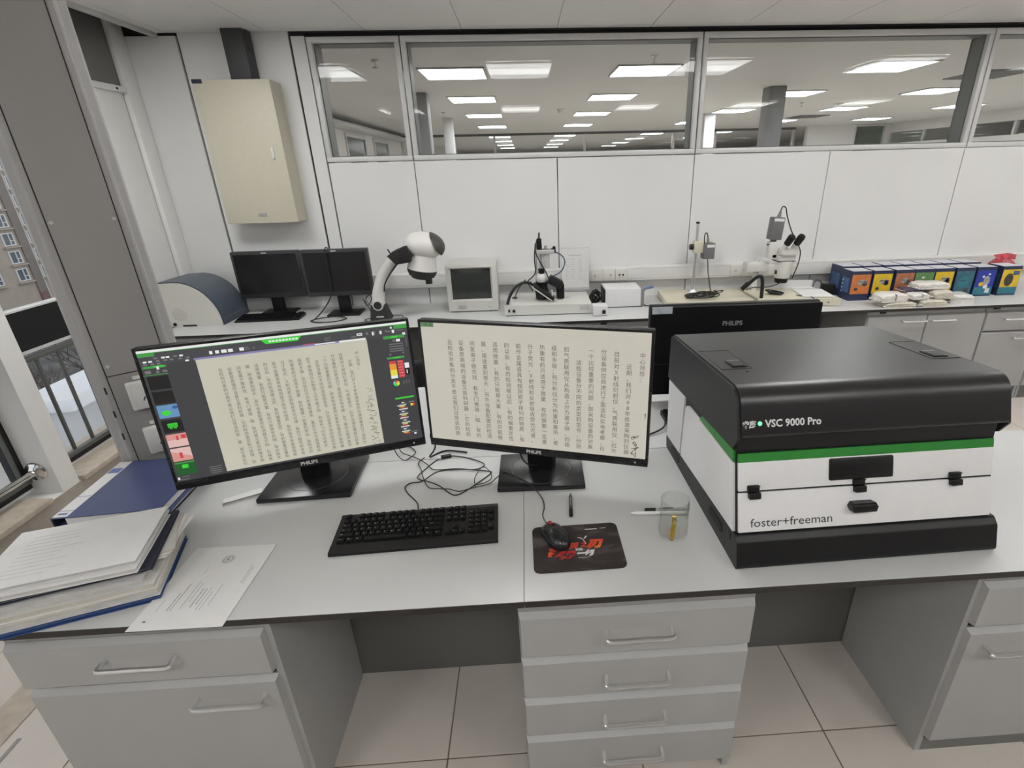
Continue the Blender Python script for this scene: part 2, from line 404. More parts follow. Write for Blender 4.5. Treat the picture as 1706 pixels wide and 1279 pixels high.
# ---- the large room beyond the glass
def far_room():
    struct('floor_far_room', MB().box(-3.1, 12, 4.16, 30, -.08, 0), [TILE])
    struct('ceiling_far_room', MB().box(-3.1, 12, 4.16, 30, ZC, ZC+.1), [CEIL])
    wl = struct('wall_far_left', MB().box(-3.2, -3.05, 4.16, 30, 0, ZC), [PLASTER])
    DK = mat('dark_window_glass', (.05, .055, .055), .15)
    for y0, y1 in ((8.0, 8.9), (10.0, 11.1), (11.8, 12.9)):
        w = sroot('window_%d' % (20+int(y0)), (-3.05, y0, 0))
        MB().box(-.01, .01, 0, y1-y0, 1.0, 2.30).obj('pane', [DK], w)
        MB().rbox(-.01, .03, -.05, y1-y0+.05, 2.30, 2.36, .004).rbox(-.01, .03, -.05, 0, .95, 2.30, .004).rbox(-.01, .03, y1-y0, y1-y0+.05, .95, 2.30, .004).rbox(-.01, .05, -.05, y1-y0+.05, .92, 1.0, .004).obj('window_frame', [ALU], w)
    struct('trim_3', MB().rbox(-3.05, -2.75, 7.4, 14.3, 2.40, 2.46, .01), [ALU])
    struct('wall_far_right', MB().box(9.2, 9.35, 4.16, 13.75, 0, 2.1).box(9.2, 9.35, 4.16, 13.75, 2.34, ZC), [PLASTER])
    struct('wall_far_end', MB().box(7.1, 9.35, 13.75, 13.9, 0, 1.0).box(7.1, 8.3, 13.75, 13.9, 1.0, ZC).box(9.1, 9.35, 13.75, 13.9, 1.0, ZC), [PLASTER])
    struct('wall_far_back', MB().box(-3.1, 12, 29.9, 30, 0, ZC), [PLASTER])
    struct('wall_far_side', MB().box(11.9, 12, 4.16, 30, 0, ZC), [PLASTER])
    w = sroot('window_12', (9.2, 4.2, 2.1)); MB().box(.05, .056, 0, 9.5, 0, .24).obj('pane', [PANE], w)
    m = MB()
    for k in range(9): m.rbox(0, .08, k*1.19, k*1.19+.05, 0, .24, .004)
    m.obj('window_frame', [ALU], w)
    w = sroot('window_13', (8.3, 13.75, 1.0)); MB().box(.04, .76, .05, .056, 0, 1.5).obj('pane', [pane_mat('green_tinted_pane', (.75, .82, .78), 1.4)], w)
    MB().rbox(0, .04, 0, .1, 0, 1.55, .004).rbox(.76, .8, 0, .1, 0, 1.55, .004).rbox(.04, .76, 0, .1, 1.5, 1.55, .004).obj('window_frame', [ALU], w)
    # second glazed partition
    p = sroot('wall_far_partition', (0, 14.4, 0))
    MB().box(-3.05, 7.1, 0, .1, 0, 1.2).obj('panel', [WHITE], p)
    MB().box(-3.05, 7.1, .0, .1, 2.50, ZC).obj('header', [mat('dark_header', (.16,.16,.16), .5)], p)
    for x in (-3.03, -1.72, -.7, 1.6, 3.9, 5.0, 7.08):
        MB().rbox(x-.03, x+.03, 0, .1, 1.2, 2.50, .005).obj('mullion', [ALU], p)
    for a, b in zip((-3.03, -1.72, -.7, 1.6, 3.9, 5.0), (-1.72, -.7, 1.6, 3.9, 5.0, 7.08)):
        MB().box(a+.03, b-.03, .05, .056, 1.2, 2.50).obj('pane', [PANE], p)
    PIL = mat('white_pillar_paint', (.66, .66, .67), .6)
    PILG = mat('grey_pillar_paint', (.30, .30, .31), .6)
    for n, (x, y, s, mt, lab) in enumerate([(-1.19, 6.95, .10, PILG, 'slim grey pillar beyond glass, nearest one on the left'), (-1.28, 10.1, .085, PIL, 'white pillar beyond glass, farther one on the left'),
                                    (3.08, 6.92, .105, PILG, 'grey pillar beyond glass behind the wide right window'), (3.38, 10.2, .10, PIL, 'white pillar beyond glass, right of centre and farther off')]):
        tag(MB().rbox(-s, s, -s, s, 0, ZC, .012).rbox(-s-.012, s+.012, -s-.012, s+.012, 0, .12, .006).obj('pillar', [mt], None, (x, y, 0)), lab, 'pillar', 'pillars beyond the glass')
    det = [(-1.17, 4.93, 'narrow left window'), (1.13, 4.92, 'middle window near its right frame'), (4.29, 8.63, 'wide right window'), (-1.20, 9.0, 'middle window near its left frame')]
    for x, y, lab in det:
        t = thing('sprinkler', 'small ceiling sprinkler seen through the '+lab, 'sprinkler', (x, y, ZC), 0, 'ceiling sprinklers')
        MB().cyl((0,0,-.012), (0,0,0), .03, n=16).cyl((0,0,-.05), (0,0,-.012), .008, n=8).obj('stem', [CHROME], t)
        MB().cyl((0,0,-.056), (0,0,-.05), .024, n=16).obj('deflector', [CHROME], t)
    for x, y, lab in ((.63, 8.9, 'middle'), (5.0, 8.85, 'right')):
        t = thing('smoke_detector', 'round smoke detector on the ceiling behind the %s window' % lab, 'smoke detector', (x, y, ZC))
        MB().lathe([(0,-.055), (.04,-.055), (.055,-.04), (.06,-.02), (.075,-.018), (.075,0), (0,0)], n=24).obj('housing', [WPLAST], t)
    for x, y, lab in ((5.15, 6.2, 'behind the right edge window'), (5.7, 11.15, 'farther off behind the wide right window')):
        t = thing('ceiling_vent', 'dark square ceiling vent '+lab, 'vent', (x, y, ZC))
        MB().rbox(-.3, .3, -.3, .3, -.012, 0, .003).obj('frame', [ALUD], t)
        for k in range(8): MB().box(-.27, .27, -.26+.068*k, -.225+.068*k, -.018, -.010).obj('slat', [ALUD], t)
far_room()

# ---- ceiling lights
DIFF = bpy.data.materials.new('lit_ceiling_panel'); DIFF.use_nodes = True
_b = DIFF.node_tree.nodes['Principled BSDF']; _b.inputs['Base Color'].default_value = (.8, .8, .8, 1)
_b.inputs['Emission Color'].default_value = (1, .99, .972, 1); _b.inputs['Emission Strength'].default_value = LAMP
LF = MB(); h = .3
LF.rbox(-h, h, -h, -h+.018, -.014, .0, .002).rbox(-h, h, h-.018, h, -.014, 0, .002).rbox(-h, -h+.018, -h+.018, h-.018, -.014, 0, .002).rbox(h-.018, h, -h+.018, h-.018, -.014, 0, .002)
LFM = LF.mesh('frame', [WPLAST]); LDM = MB().box(-h+.018, h-.018, -h+.018, h-.018, -.010, -.002).mesh('diffuser', [DIFF])
def light(x, y, lab, group):
    t = thing('ceiling_light', lab, 'ceiling light', (x, y, ZC), 0, group)
    for me, nm in ((LFM, 'frame'), (LDM, 'diffuser')):
        o = bpy.data.objects.new(nm, me); COL.objects.link(o); o.parent = t
ordw = ['nearest', 'second', 'third', 'fourth', 'fifth', 'sixth', 'seventh', 'eighth']
coln = ['far left column', 'left column', 'middle column', 'right column', 'far right column']
for ci, x in enumerate((-2.4, -.61, 1.19, 3.62, 5.55)):
    for ri, y in enumerate((5.6, 7.53, 9.66, 12.05, 15.7, 18.1, 20.7, 23.5)):
        if ci == 0: continue
        if ci == 4 and ri > 5: continue
        light(x, y, 'square lit ceiling panel beyond glass, %s, %s from the window' % (coln[ci], ordw[ri]), 'ceiling lights beyond the glass')
for x in (7.6,):
    for ri, y in enumerate((7.5, 9.66, 12.05)):
        light(x, y, 'square lit ceiling panel beyond glass, outermost right column, %s one' % ordw[ri], 'ceiling lights beyond the glass')
for ri, y in enumerate((2.65, -.65)):
    for ci, x in enumerate((-1.77, 0, 1.77, 3.55, 5.33)):
        light(x, y, 'square lit ceiling panel above this lab, row %s, %s' % (['at the back bench', 'over the viewer', 'behind the viewer'][ri], ['by the window', 'second from the window', 'in the middle', 'second from the right', 'farthest right'][ci]), 'ceiling lights of the lab')

# ---- outside
def outside():
    SNOW = mat('snow', (.74, .76, .79), .8, var=.03, scale=.5); G = -21
    struct('ground_outside', MB().box(-180, -2.9, -40, 220, G-.5, G), [mat('grey_winter_ground', (.13, .13, .135), .9, var=.4, scale=.15)])
    t = thing('snowy_annex', 'white neighbouring annex topped with snow behind the guard bars', 'building', (-9.1, 9.66, G))
    MB().rbox(-.9, 0, 0, 8, 0, -2.5-G, .02).obj('wall', [mat('pale_annex_render', (.50, .51, .53), .85, var=.06, scale=1)], t)
    MB().rbox(-1.0, .12, -.12, 8.1, -2.5-G, -2.2-G, .08).obj('snow_cover', [SNOW], t)
    MB().rbox(.0, .5, 1.0, 1.6, -4.6-G, -4.4-G, .05).obj('snow_ledge', [SNOW], t)
    b = thing('apartment_block', 'beige apartment block with white framed windows far across the yard', 'building', (-88.6, 60, G))
    FAC = mat('beige_render', (.46, .40, .34), .85, var=.08, scale=.3); BAND = mat('brown_facade_strip', (.25, .22, .20), .8, var=.08, scale=.4)
    PINK = mat('reddish_brown_render', (.24, .15, .14), .85, var=.08, scale=.5)
    MB().box(-14, 0, 0, 90, 0, 60).obj('wall', [FAC], b)
    MB().box(-14, .25, 37.2, 38.8, 4.2, 60).obj('facade_strip', [BAND], b)
    MB().box(-14, .3, 38.8, 39.05, 0, 60).obj('corner_trim', [mat('pale_trim', (.60,.57,.53), .8)], b)
    MB().box(-14, .3, 37.2, 38.8, 0, 4.2).obj('facade_base', [PINK], b)
    FRM = mat('white_window_frame_far', (.74, .74, .74), .5); GL = mat('blue_grey_window_glass', (.12, .15, .18), .15)
    fm = MB().box(0, .15, -.75, .75, -.95, -.80).box(0, .15, -.75, .75, .80, .95).box(0, .15, -.75, -.60, -.80, .80).box(0, .15, .60, .75, -.80, .80).box(0, .15, .08, .2, -.80, .80).box(0, .15, .2, .60, -.3, -.18).mesh('window', [FRM])
    gm = MB().box(0, .06, -.7, .7, -.9, .9).mesh('pane', [GL]); lm = MB().box(0, .5, -1.0, 1.0, -1.25, -1.05).mesh('ledge', [FAC])
    for yc in (25.5, 30.5, 35.5, 40.4, 44.5, 49):
        for k in range(12):
            w = bpy.data.objects.new('window', fm); COL.objects.link(w); w.parent = b; w.location = (.02, yc, 1.7-G-15+3.0*k); w.scale = (1, 1.45, 1.12)
            for nm, me in (('pane', gm), ('ledge', lm)):
                c = bpy.data.objects.new(nm, me); COL.objects.link(c); c.parent = w
    BARK = mat('winter_bark', (.10, .085, .075), .9, var=.2)
    for n, (x, y, s, lab) in enumerate([(-42, 42.0, 1.0, 'bare winter tree outside, left one before the apartment block'), (-44, 50.5, 1.05, 'bare winter tree outside, right one before the apartment block')]):
        m = MB(); rnd = random.Random(3+n)
        def br(q0, d, L, r, lev):
            q = q0+d*L; m.tube([q0, q0+d*L*.5+Vector((rnd.uniform(-1,1), rnd.uniform(-1,1), 0))*L*.05, q], r, n=5, sub=2, rs=[r, r*.8, r*.6])
            if lev == 0: return
            for _ in range(4 if lev > 1 else 3):
                nd = (d+Vector((rnd.uniform(-1,1), rnd.uniform(-1,1), rnd.uniform(-.15,.7)))*.75).normalized()
                br(q0+d*L*rnd.uniform(.5,1), nd, L*rnd.uniform(.5,.75), r*.55, lev-1)
        br(Vector((0,0,0)), Vector((0,0,1)), 5.2*s, .15, 4)
        tag(m.obj('bare_tree', [BARK], None, (x, y, G)), lab, 'tree', 'bare trees outside')
outside()
# ================================================================== FRONT BENCH
ZB = .75
def worktop(label, x0, x1, y0, y1, group=None):
    t = thing('worktop', label, 'worktop', ((x0+x1)/2, (y0+y1)/2, .730), 0, group); W, D = (x1-x0)/2, (y1-y0)/2
    MB().rbox(-W, W, -D, D, 0, .0192, .0015, 1).obj('board_core', [CORE], t)
    MB().rbox(-W+.0002, W-.0002, -D+.0012, D-.0002, .0190, .020, .0002, 1).obj('laminate_surface', [BENCH], t)
    return t
worktop('pale grey worktop with black edge, front left length under the papers', -1.42, -.0435, .926, 1.6104)
worktop('pale grey worktop with black edge, front right length under the document examiner', -.0425, 2.6, .926, 1.6104)
worktop('pale grey worktop of the far side of the island behind the monitors', -1.42, 1.28, 1.6112, 2.287)

def handle(parent, x, z, y, L=.168, stand=.030, r=.006):
    m = MB().tube([(-L/2, 0, .004), (-L/2, -stand*.7, .002), (-L/2+.008, -stand, 0), (0, -stand, 0), (L/2-.008, -stand, 0), (L/2, -stand*.7, .002), (L/2, 0, .004)], r, n=8, sub=4)
    return m.obj('handle', [STEEL], parent, (x, y, z))
def front(name, parent, x0, x1, z0, z1, y, hx=None, hz=None, m=CAB, L=.168):
    """door or drawer front with bevelled edges"""
    w, hh = (x1-x0)/2, (z1-z0)/2; bv = .011
    b = MB(); P = [(-w, 0, -hh), (w, 0, -hh), (w, 0, hh), (-w, 0, hh)]
    Fp = [(-w+bv*.4, -.016, -hh), (w-bv*.4, -.016, -hh), (w-bv*.4, -.016, hh-bv), (-w+bv*.4, -.016, hh-bv)]
    Bk = [(x, .006, z) for x, _, z in P]
    b.add(P+Fp+Bk, [(4,5,6,7), (0,1,5,4), (1,2,6,5), (2,3,7,6), (3,0,4,7), (8,9,1,0), (9,10,2,1), (10,11,3,2), (11,8,0,3), (11,10,9,8)])
    o = b.obj(name, [m], parent, ((x0+x1)/2, y, (z0+z1)/2))
    if hx is not None: handle(o, hx-(x0+x1)/2, hz-(z0+z1)/2, -.016, L)
    return o
YF = .966
def cabinet_body(t, x0, x1, y0, y1, z0=.07, z1=.729, toe=.05):
    MB().box(x0, x0+.018, y0, y1, 0.0, z1).box(x1-.018, x1, y0, y1, 0.0, z1).box(x0+.018, x1-.018, y1-.012, y1, 0, z1).box(x0+.018, x1-.018, y0+.02, y1-.012, z0-.012, z0+.006).box(x0+.018, x1-.018, y0, y0+.06, z1-.05, z1).obj('carcass', [CAB], t)
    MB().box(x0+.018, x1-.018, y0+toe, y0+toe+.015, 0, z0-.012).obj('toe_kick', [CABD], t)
def front_cabinets():
    t = thing('base_cabinet', 'grey base cabinet with drawer above door at front bench left end', 'cabinet')
    cabinet_body(t, -1.291, -.669, YF, 1.36)
    front('drawer', t, -1.289, -.683, .545, .683, YF-.002, -.984, .622); front('door', t, -1.289, -.683, .075, .524, YF-.002, -.806, .468)
    MB().box(-1.289, -.671, YF-.003, YF+.005, .69, .728).obj('top_rail', [CAB], t)
    t = thing('drawer_pedestal', 'grey pedestal of four drawers in the middle of the front bench', 'cabinet')
    cabinet_body(t, -.062, .545, YF, 1.36)
    for z0, z1, hz in ((.538, .678, .610), (.384, .519, .447), (.229, .365, .291), (.064, .209, .135)):
        front('drawer', t, -.061, .544, z0, z1, YF-.002, .244, hz)
    MB().box(-.061, .544, YF-.003, YF+.005, .684, .728).obj('top_rail', [CAB], t)
    t = thing('base_cabinet', 'grey base cabinet with drawer and door at the right end of the front bench', 'cabinet')
    cabinet_body(t, 1.138, 1.75, YF, 1.36, toe=.0)
    front('drawer', t, 1.152, 1.748, .541, .683, YF-.002, 1.45, .622); front('door', t, 1.152, 1.748, .072, .521, YF-.002, 1.29, .463)
    MB().box(1.152, 1.748, YF-.003, YF+.005, .69, .728).obj('top_rail', [CAB], t)
    t = thing('base_cabinet', 'grey base cabinet beyond the frame, far right of the front bench', 'cabinet'); cabinet_body(t, 1.76, 2.58, YF, 1.36)
    front('door', t, 1.762, 2.17, .072, .68, YF-.002, 2.06, .6); front('door', t, 2.172, 2.578, .072, .68, YF-.002, 2.28, .6)
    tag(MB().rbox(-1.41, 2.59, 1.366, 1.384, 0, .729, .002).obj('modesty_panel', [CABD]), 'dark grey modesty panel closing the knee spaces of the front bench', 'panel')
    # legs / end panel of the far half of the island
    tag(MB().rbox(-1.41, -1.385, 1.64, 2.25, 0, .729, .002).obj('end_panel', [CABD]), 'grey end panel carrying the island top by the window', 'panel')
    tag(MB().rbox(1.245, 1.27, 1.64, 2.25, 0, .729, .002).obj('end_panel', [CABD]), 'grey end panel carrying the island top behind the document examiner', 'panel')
front_cabinets()

# ------------------------------------------------------------------ service column with sockets
def service_column():
    A = Vector((-1.356, 1.594, 0)); th = math.radians(51); L = .159
    t = thing('service_column', 'tall grey service column with wall sockets rising from bench to ceiling', 'column', (A.x, A.y, ZB), PI/2-th)
    # local x along the face, y inward (away from camera), z up
    H = ZC-ZB
    MB().rbox(0, L, 0, .012, .371, H, .001, 1).obj('upper_panel', [GREYP], t)
    MB().rbox(0, L, 0, .012, 0, .368, .001, 1).obj('lower_panel', [GREYP], t)
    EXT = mat('grey_extrusion', (.42, .415, .41), .4, .15)
    def post(x0, s):
        prof = [(0, .003), (.022*s, .003), (.030*s, .006), (.036*s, .014), (.060*s, .022), (.068*s, .035), (.070*s, .12), (0, .12)]
        m = MB().prism([(x0+x, y) for x, y in prof], 'z', 0, H)
        return m.obj('corner_post', [EXT], t)
    pl = post(-.003, -.62); post(L+.003, .66)
    for z in (.325, .242, .160): MB().box(-.0185, -.0135, .0018, .0045, z-.012, z+.012).obj('slot', [JOINT], pl)
    MB().box(-.003, L+.003, .012, .12, 0, H).obj('core_duct', [CABD], t)
    MB().box(-.0026, -.0004, .0005, .012, 0, H).box(L+.0004, L+.0026, .0005, .012, 0, H).obj('joint_strip', [JOINT], t)
    for x, z in ((.009, .842), (.150, .842), (.011, .403)):
        MB().cyl((x, 0, z), (x, -.006, z), .0065, .005, n=12).obj('fixing_knob', [mat('pale_grey_knob', (.55,.55,.54), .4)], t)
    SOC = mat('socket_white', (.76, .76, .73), .4)
    def socket(x, z, plug):
        s = .047
        o = MB().rbox(-s, s, -.030, 0, -s, s, .006).obj('socket', [SOC], t, (x+s, 0, z))
        MB().rbox(-s+.012, s-.012, -.033, -.029, -s+.012, s-.012, .003).obj('socket_plate', [SOC], o)
        m = MB()
        for px, pz, a in ((0, .016, 0), (-.010, -.010, .5), (.010, -.010, -.5)):
            m.box(-.0018, .0018, -.0336, -.0325, -.007, .007, M=Matrix.Translation((px, 0, pz)) @ Matrix.Rotation(a, 4, 'Y'))
        m.obj('socket_holes', [JOINT], o)
        MB().rbox(-.022, .022, -.006, 0, s+.004, s+.016, .002).obj('cable_inlet', [SOC], o)
        if plug:
            p = MB().lathe([(0, .0), (.017, .0), (.021, .008), (.021, .022), (.015, .034), (0, .034)], M=Matrix.Translation((.022, -.034, -.008)) @ Matrix.Rotation(PI/2, 4, 'X'), n=16).obj('plug', [BLACK], o)
            MB().tube([(.022, -.066, -.008), (.03, -.085, -.03), (.05, -.075, -.09)], .004).obj('plug_cable', [CABLE], o)
    socket(.034, .293, False); socket(.036, .129, True)
service_column()

# ------------------------------------------------------------------ desk monitors
COLS = ['中心领导：', '　近期，我们对08年批准采购的仪器设备进行了调研比较', '目前对Ｘ射线衍射仪，气质联用仪、红外光谱仪等部分设备', '分设备供应商进行了面谈和实地考察，在了解的过程中发现',
        '一个比较重要的问题，即采购设备的对象和范围还不够明确', '　这些设备分不同的类型和型号，分别适用不同的检验对象', '如气质联用仪从构造上分为离子阱、四级杆飞行时间和多', '级和多级；热分析仪分为热重和差热，差热又分为高温和低',
        '热重有的只适用于微量　有的需要一定量的样品，结构不同', '分子荧光、Ｘ射线和反射吸收荧光光谱，有的只能作粉末有', '能作金属或具有规则原子排列的物质，有的能作非晶体物质', '的以后，有的检测哪以后，有的偏重定性，有的偏重定量有',
        '适用微量，有的只能是大量，有的只能做有机物，有的做无', '属、用途差别很大。另外设备配置的检测器也不同，价格差', '间氢离子做衣戏　有专门做磁、磁，有的做元素分析等多种', '设备是高端的设备又是科研器，它的检验鉴定能力很强，但', '且检验对象的分类不是以我们日常说的质、量、成分来区分']
SW, SH = .705, .3965
def uvM(u, v, y): return plane_M(((u-.5)*SW, y, (.5-v)*SH), (1,0,0), (0,0,1))
def quad_uv(mb, u0, v0, u1, v1, y, m=0):
    x0, x1 = (u0-.5)*SW, (u1-.5)*SW; z0, z1 = (.5-v1)*SH, (.5-v0)*SH
    mb.add([(x0, y, z0), (x1, y, z0), (x1, y, z1), (x0, y, z1)], [(0,1,2,3)], m)
def glyph_columns(mb, u0, du, v0, vmax, size, step, starts, y, m=0):
    for i, s in enumerate(COLS):
        u = u0-du*i; v = v0+starts.get(i, 0)
        for ch in s:
            if v > vmax: break
            if ch not in '　 ': text_mb(mb, ch, size, uvM(u, v, y), m, 'CENTER', res=2)
            v += step
S_DARK = screen_mat('screen_charcoal', (.043, .043, .046)); S_BAR = screen_mat('screen_dark_bar', (.055, .055, .06)); S_DOC = screen_mat('screen_paper', (.52, .50, .41))
S_DOC2 = screen_mat('screen_paper_warm', (.52, .49, .42)); S_INK = screen_mat('screen_ink', (.10, .095, .08)); S_INK2 = screen_mat('screen_ink_soft', (.085, .08, .07))
S_GRN = screen_mat('screen_green', (.05, .30, .06)); S_GRN2 = screen_mat('screen_bright_green', (.04, .62, .03)); S_WHT = screen_mat('screen_white', (.75, .76, .74)); S_PUR = screen_mat('screen_violet', (.22, .20, .40))
S_BLK = screen_mat('screen_black', (.006, .006, .006)); S_GRY = screen_mat('screen_grey', (.16, .16, .165)); S_RED = screen_mat('screen_red', (.55, .05, .06)); S_ORG = screen_mat('screen_orange', (.75, .30, .04)); S_YEL = screen_mat('screen_yellow', (.75, .65, .06))
S_PNK = screen_mat('screen_salmon', (.62, .28, .25)); S_PK2 = screen_mat('screen_pale_pink', (.68, .45, .42)); S_BLU = screen_mat('screen_sky_blue', (.12, .26, .45)); S_DBL = screen_mat('screen_deep_blue', (.03, .10, .30)); S_DGR = screen_mat('screen_dark_green', (.01, .09, .015)); S_CYN = screen_mat('screen_cyan', (.1, .5, .45))
LOGO = mat('silver_logo', (.62, .62, .62), .4)

def monitor_shell(label, loc, yaw, tilt, base_xy, base_rz, base_size):
    t = thing('monitor', label, 'monitor', (base_xy[0], base_xy[1], ZB))
    Mh = Matrix.Translation(Vector(loc)-Vector((base_xy[0], base_xy[1], ZB))) @ Matrix.Rotation(yaw, 4, 'Z') @ Matrix.Rotation(tilt, 4, 'X')
    hd = MB(); bz = .0085; ch = .026
    hd.rbox(-SW/2-bz, SW/2+bz, .0015, .030, -SH/2-ch, SH/2+bz, .004)
    hd.rbox(-.20, .20, .03, .062, -.14, .13, .016, 3)
    head = hd.obj('housing', [BLACK], t); head.matrix_local = Mh
    fr = MB()
    fr.rbox(-SW/2-bz, -SW/2, -.0016, .004, -SH/2, SH/2+bz, .0015).rbox(SW/2, SW/2+bz, -.0016, .004, -SH/2, SH/2+bz, .0015).rbox(-SW/2, SW/2, -.0016, .004, SH/2, SH/2+bz, .0015)
    fr.rbox(-SW/2-bz, SW/2+bz, -.0026, .004, -SH/2-ch, -SH/2, .002)
    fr.obj('bezel', [BLACKS], head)
    lg = MB(); text_mb(lg, 'PHILIPS', .0155, plane_M((0, -.0030, -SH/2-.0185), (1,0,0), (0,0,1)), 0, 'CENTER', bold=.0006); lg.obj('logo', [LOGO], head)
    MB().cyl((SW/2-.03, -.0025, -SH/2-.013), (SW/2-.03, -.0033, -SH/2-.013), .0028, n=10).obj('power_button', [LOGO], head)
    # stand
    bw, bd = base_size
    Mb = Matrix.Rotation(base_rz, 4, 'Z')
    s = MB().rbox(-bw/2, bw/2, -bd*.45, bd*.55, 0.0, .016, .004, 2, M=Mb); s.obj('base_plate', [BLACKS], t)
    MB().lathe([(.098, .0158), (.1, .0166), (.101, .0158)], c=(0, .02, 0), n=40, M=Mb).obj('swivel_ring', [mat('dark_grey_ring', (.05,.05,.055), .3)], t)
    nt_ = Vector(loc)-Vector((base_xy[0], base_xy[1], ZB))
    back = Matrix.Rotation(yaw, 4, 'Z') @ Vector((0, .075, 0))
    nk = MB(); px, py = nt_.x+back.x, nt_.y+back.y
    Mn = Matrix.Translation((px, py, 0)) @ Matrix.Rotation(yaw, 4, 'Z')
    nk.rbox(-.045, .045, -.022, .028, .012, nt_.z+.05, .008, 2, M=Mn); nk.obj('neck', [BLACK], t)
    MB().rbox(-.03, .03, -.032, .0, nt_.z-.045, nt_.z+.04, .006, 2, M=Mn).obj('pivot', [BLACK], t)
    return t, head

def monitor_left():
    t, head = monitor_shell('left widescreen desk monitor showing document software with a toolbar and thumbnails', (-.719, 1.451, 1.076), math.radians(17.0), math.radians(-4.1), (-.742, 1.505), math.radians(2), (.290, .250))
    Y = -.0002; q = MB(); quad_uv(q, 0, 0, 1, 1, Y); sc = q.obj('screen', [S_DARK], head)
    ui = MB(); mats = [S_WHT, S_GRN, S_BAR, S_PUR, S_GRY, S_GRN2, S_RED, S_ORG, S_YEL, S_CYN, S_BLK, S_PNK]
    Y1, Y2 = -.0005, -.0008
    quad_uv(ui, 0, 0, 1, .017, Y1, 0); quad_uv(ui, 0, .017, 1, .022, Y1, 1)
    quad_uv(ui, .0, .022, 1, .104, Y1, 2); quad_uv(ui, 0, .022, .055, .045, Y2, 1); quad_uv(ui, .945, .018, 1, .05, Y2, 1)
    ui.add([((u-.5)*SW, Y2, (.5-v)*SH) for u, v in ((.425,.02),(.575,.02),(.560,.052),(.44,.052))], [(0,1,2,3)], 5)
    for k in range(9): quad_uv(ui, .452+.0125*k, .028, .461+.0125*k, .042, Y2-.0001, 0)
    quad_uv(ui, .178, .092, .716, .106, Y2, 3); quad_uv(ui, .62, .094, .70, .102, Y2-.0001, 0) ; quad_uv(ui, .716, .092, .823, .106, Y2, 0)
    for k, (a, b) in enumerate(((.236,.247),(.257,.270),(.278,.297),(.302,.319),(.342,.358))): quad_uv(ui, a, .055, b, .078, Y2, 0)
    quad_uv(ui, .361, .055, .375, .062, Y2, 4); quad_uv(ui, .361, .068, .38, .075, Y2, 4); quad_uv(ui, .39, .06, .396, .072, Y2, 4)
    # left tool block
    for r_, row in enumerate(((.055, (.05,.075,.09,.115,.135)), (.075, (.012,.03,.055,.08,.10,.13,.155)), (.095, (.01,.035,.055,.15)))):
        for u in row[1]: quad_uv(ui, u, row[0], u+.012, row[0]+.012, Y2, 4 if (int(u*1000) % 3) else 0)
    quad_uv(ui, .005, .112, .082, .128, Y2, 1); quad_uv(ui, .04, .112, .075, .121, Y2-.0001, 5)
    quad_uv(ui, .008, .142, .028, .165, Y2, 4); quad_uv(ui, .05, .118, .058, .14, Y2-.0002, 0); quad_uv(ui, .045, .148, .055, .165, Y2, 4); quad_uv(ui, .066, .148, .082, .162, Y2, 4)
    quad_uv(ui, .0, .172, .083, .177, Y2, 1)
    # toolbar right
    quad_uv(ui, .79, .052, .812, .072, Y2, 0); quad_uv(ui, .794, .06, .808, .066, Y2-.0001, 2)
    for u, h_ in ((.828,.02),(.852,.028),(.858,.018),(.884,.026),(.906,.01)): quad_uv(ui, u, .052, u+.008, .052+h_, Y2, 0 if h_ > .02 else 4)
    quad_uv(ui, .66, .055, .685, .062, Y2, 4); quad_uv(ui, .66, .074, .68, .081, Y2, 4); quad_uv(ui, .765, .07, .785, .08, Y2, 4); quad_uv(ui, .575, .086, .625, .091, Y2, 6)
    quad_uv(ui, .93, .03, .937, .045, Y2, 0); quad_uv(ui, .935, .055, .945, .08, Y2, 0); quad_uv(ui, .91, .06, .93, .068, Y2, 4); quad_uv(ui, .955, .06, .98, .066, Y2, 4)
    # right palette
    quad_uv(ui, .895, .10, .985, .124, Y2, 1); quad_uv(ui, .928, .106, .955, .118, Y2-.0001, 5); quad_uv(ui, .978, .085, .99, .105, Y2, 0)
    quad_uv(ui, .932, .135, .942, .15, Y2, 4); quad_uv(ui, .947, .132, .964, .152, Y2, 0)
    for v in (.165, .185, .205, .222): quad_uv(ui, .915, v, .975, v+.008, Y2, 4)
    quad_uv(ui, .91, .245, .918, .258, Y2, 4); quad_uv(ui, .966, .24, .975, .252, Y2, 4); quad_uv(ui, .988, .12, .991, .2, Y2, 4)
    quad_uv(ui, .897, .272, .972, .288, Y2, 1); quad_uv(ui, .925, .276, .955, .284, Y2-.0001, 5)
    for k, c in enumerate((6, 7, 7, 8, 8, 0)): quad_uv(ui, .903, .305+.024*k, .932, .329+.024*k, Y2, c)
    quad_uv(ui, .938, .305, .964, .448, Y2, 6)
    for k in range(6): quad_uv(ui, .940, .312+.024*k, .961, .316+.024*k, Y2-.0001, 11)
    quad_uv(ui, .968, .332, .987, .375, Y2, 0); quad_uv(ui, .968, .378, .987, .432, Y2, 10); quad_uv(ui, .973, .39, .977, .42, Y2-.0001, 0)
    for k in range(12):
        a0, a1 = 2*PI*k/12, 2*PI*(k+1)/12; c = (.921-.5)*SW, (.5-.492)*SH
        ui.add([(c[0], Y2, c[1]), (c[0]+.010*math.cos(a0), Y2, c[1]+.010*math.sin(a0)), (c[0]+.010*math.cos(a1), Y2, c[1]+.010*math.sin(a1))], [(0,1,2)], (8, 7, 6, 6, 9, 9, 9, 5, 5, 5, 8, 8)[k])
    for k in range(3): quad_uv(ui, .952+.012*k, .475, .955+.012*k, .505, Y2, 4)
    quad_uv(ui, .905, .615, .988, .628, Y2, 5)
    rnd = random.Random(2)
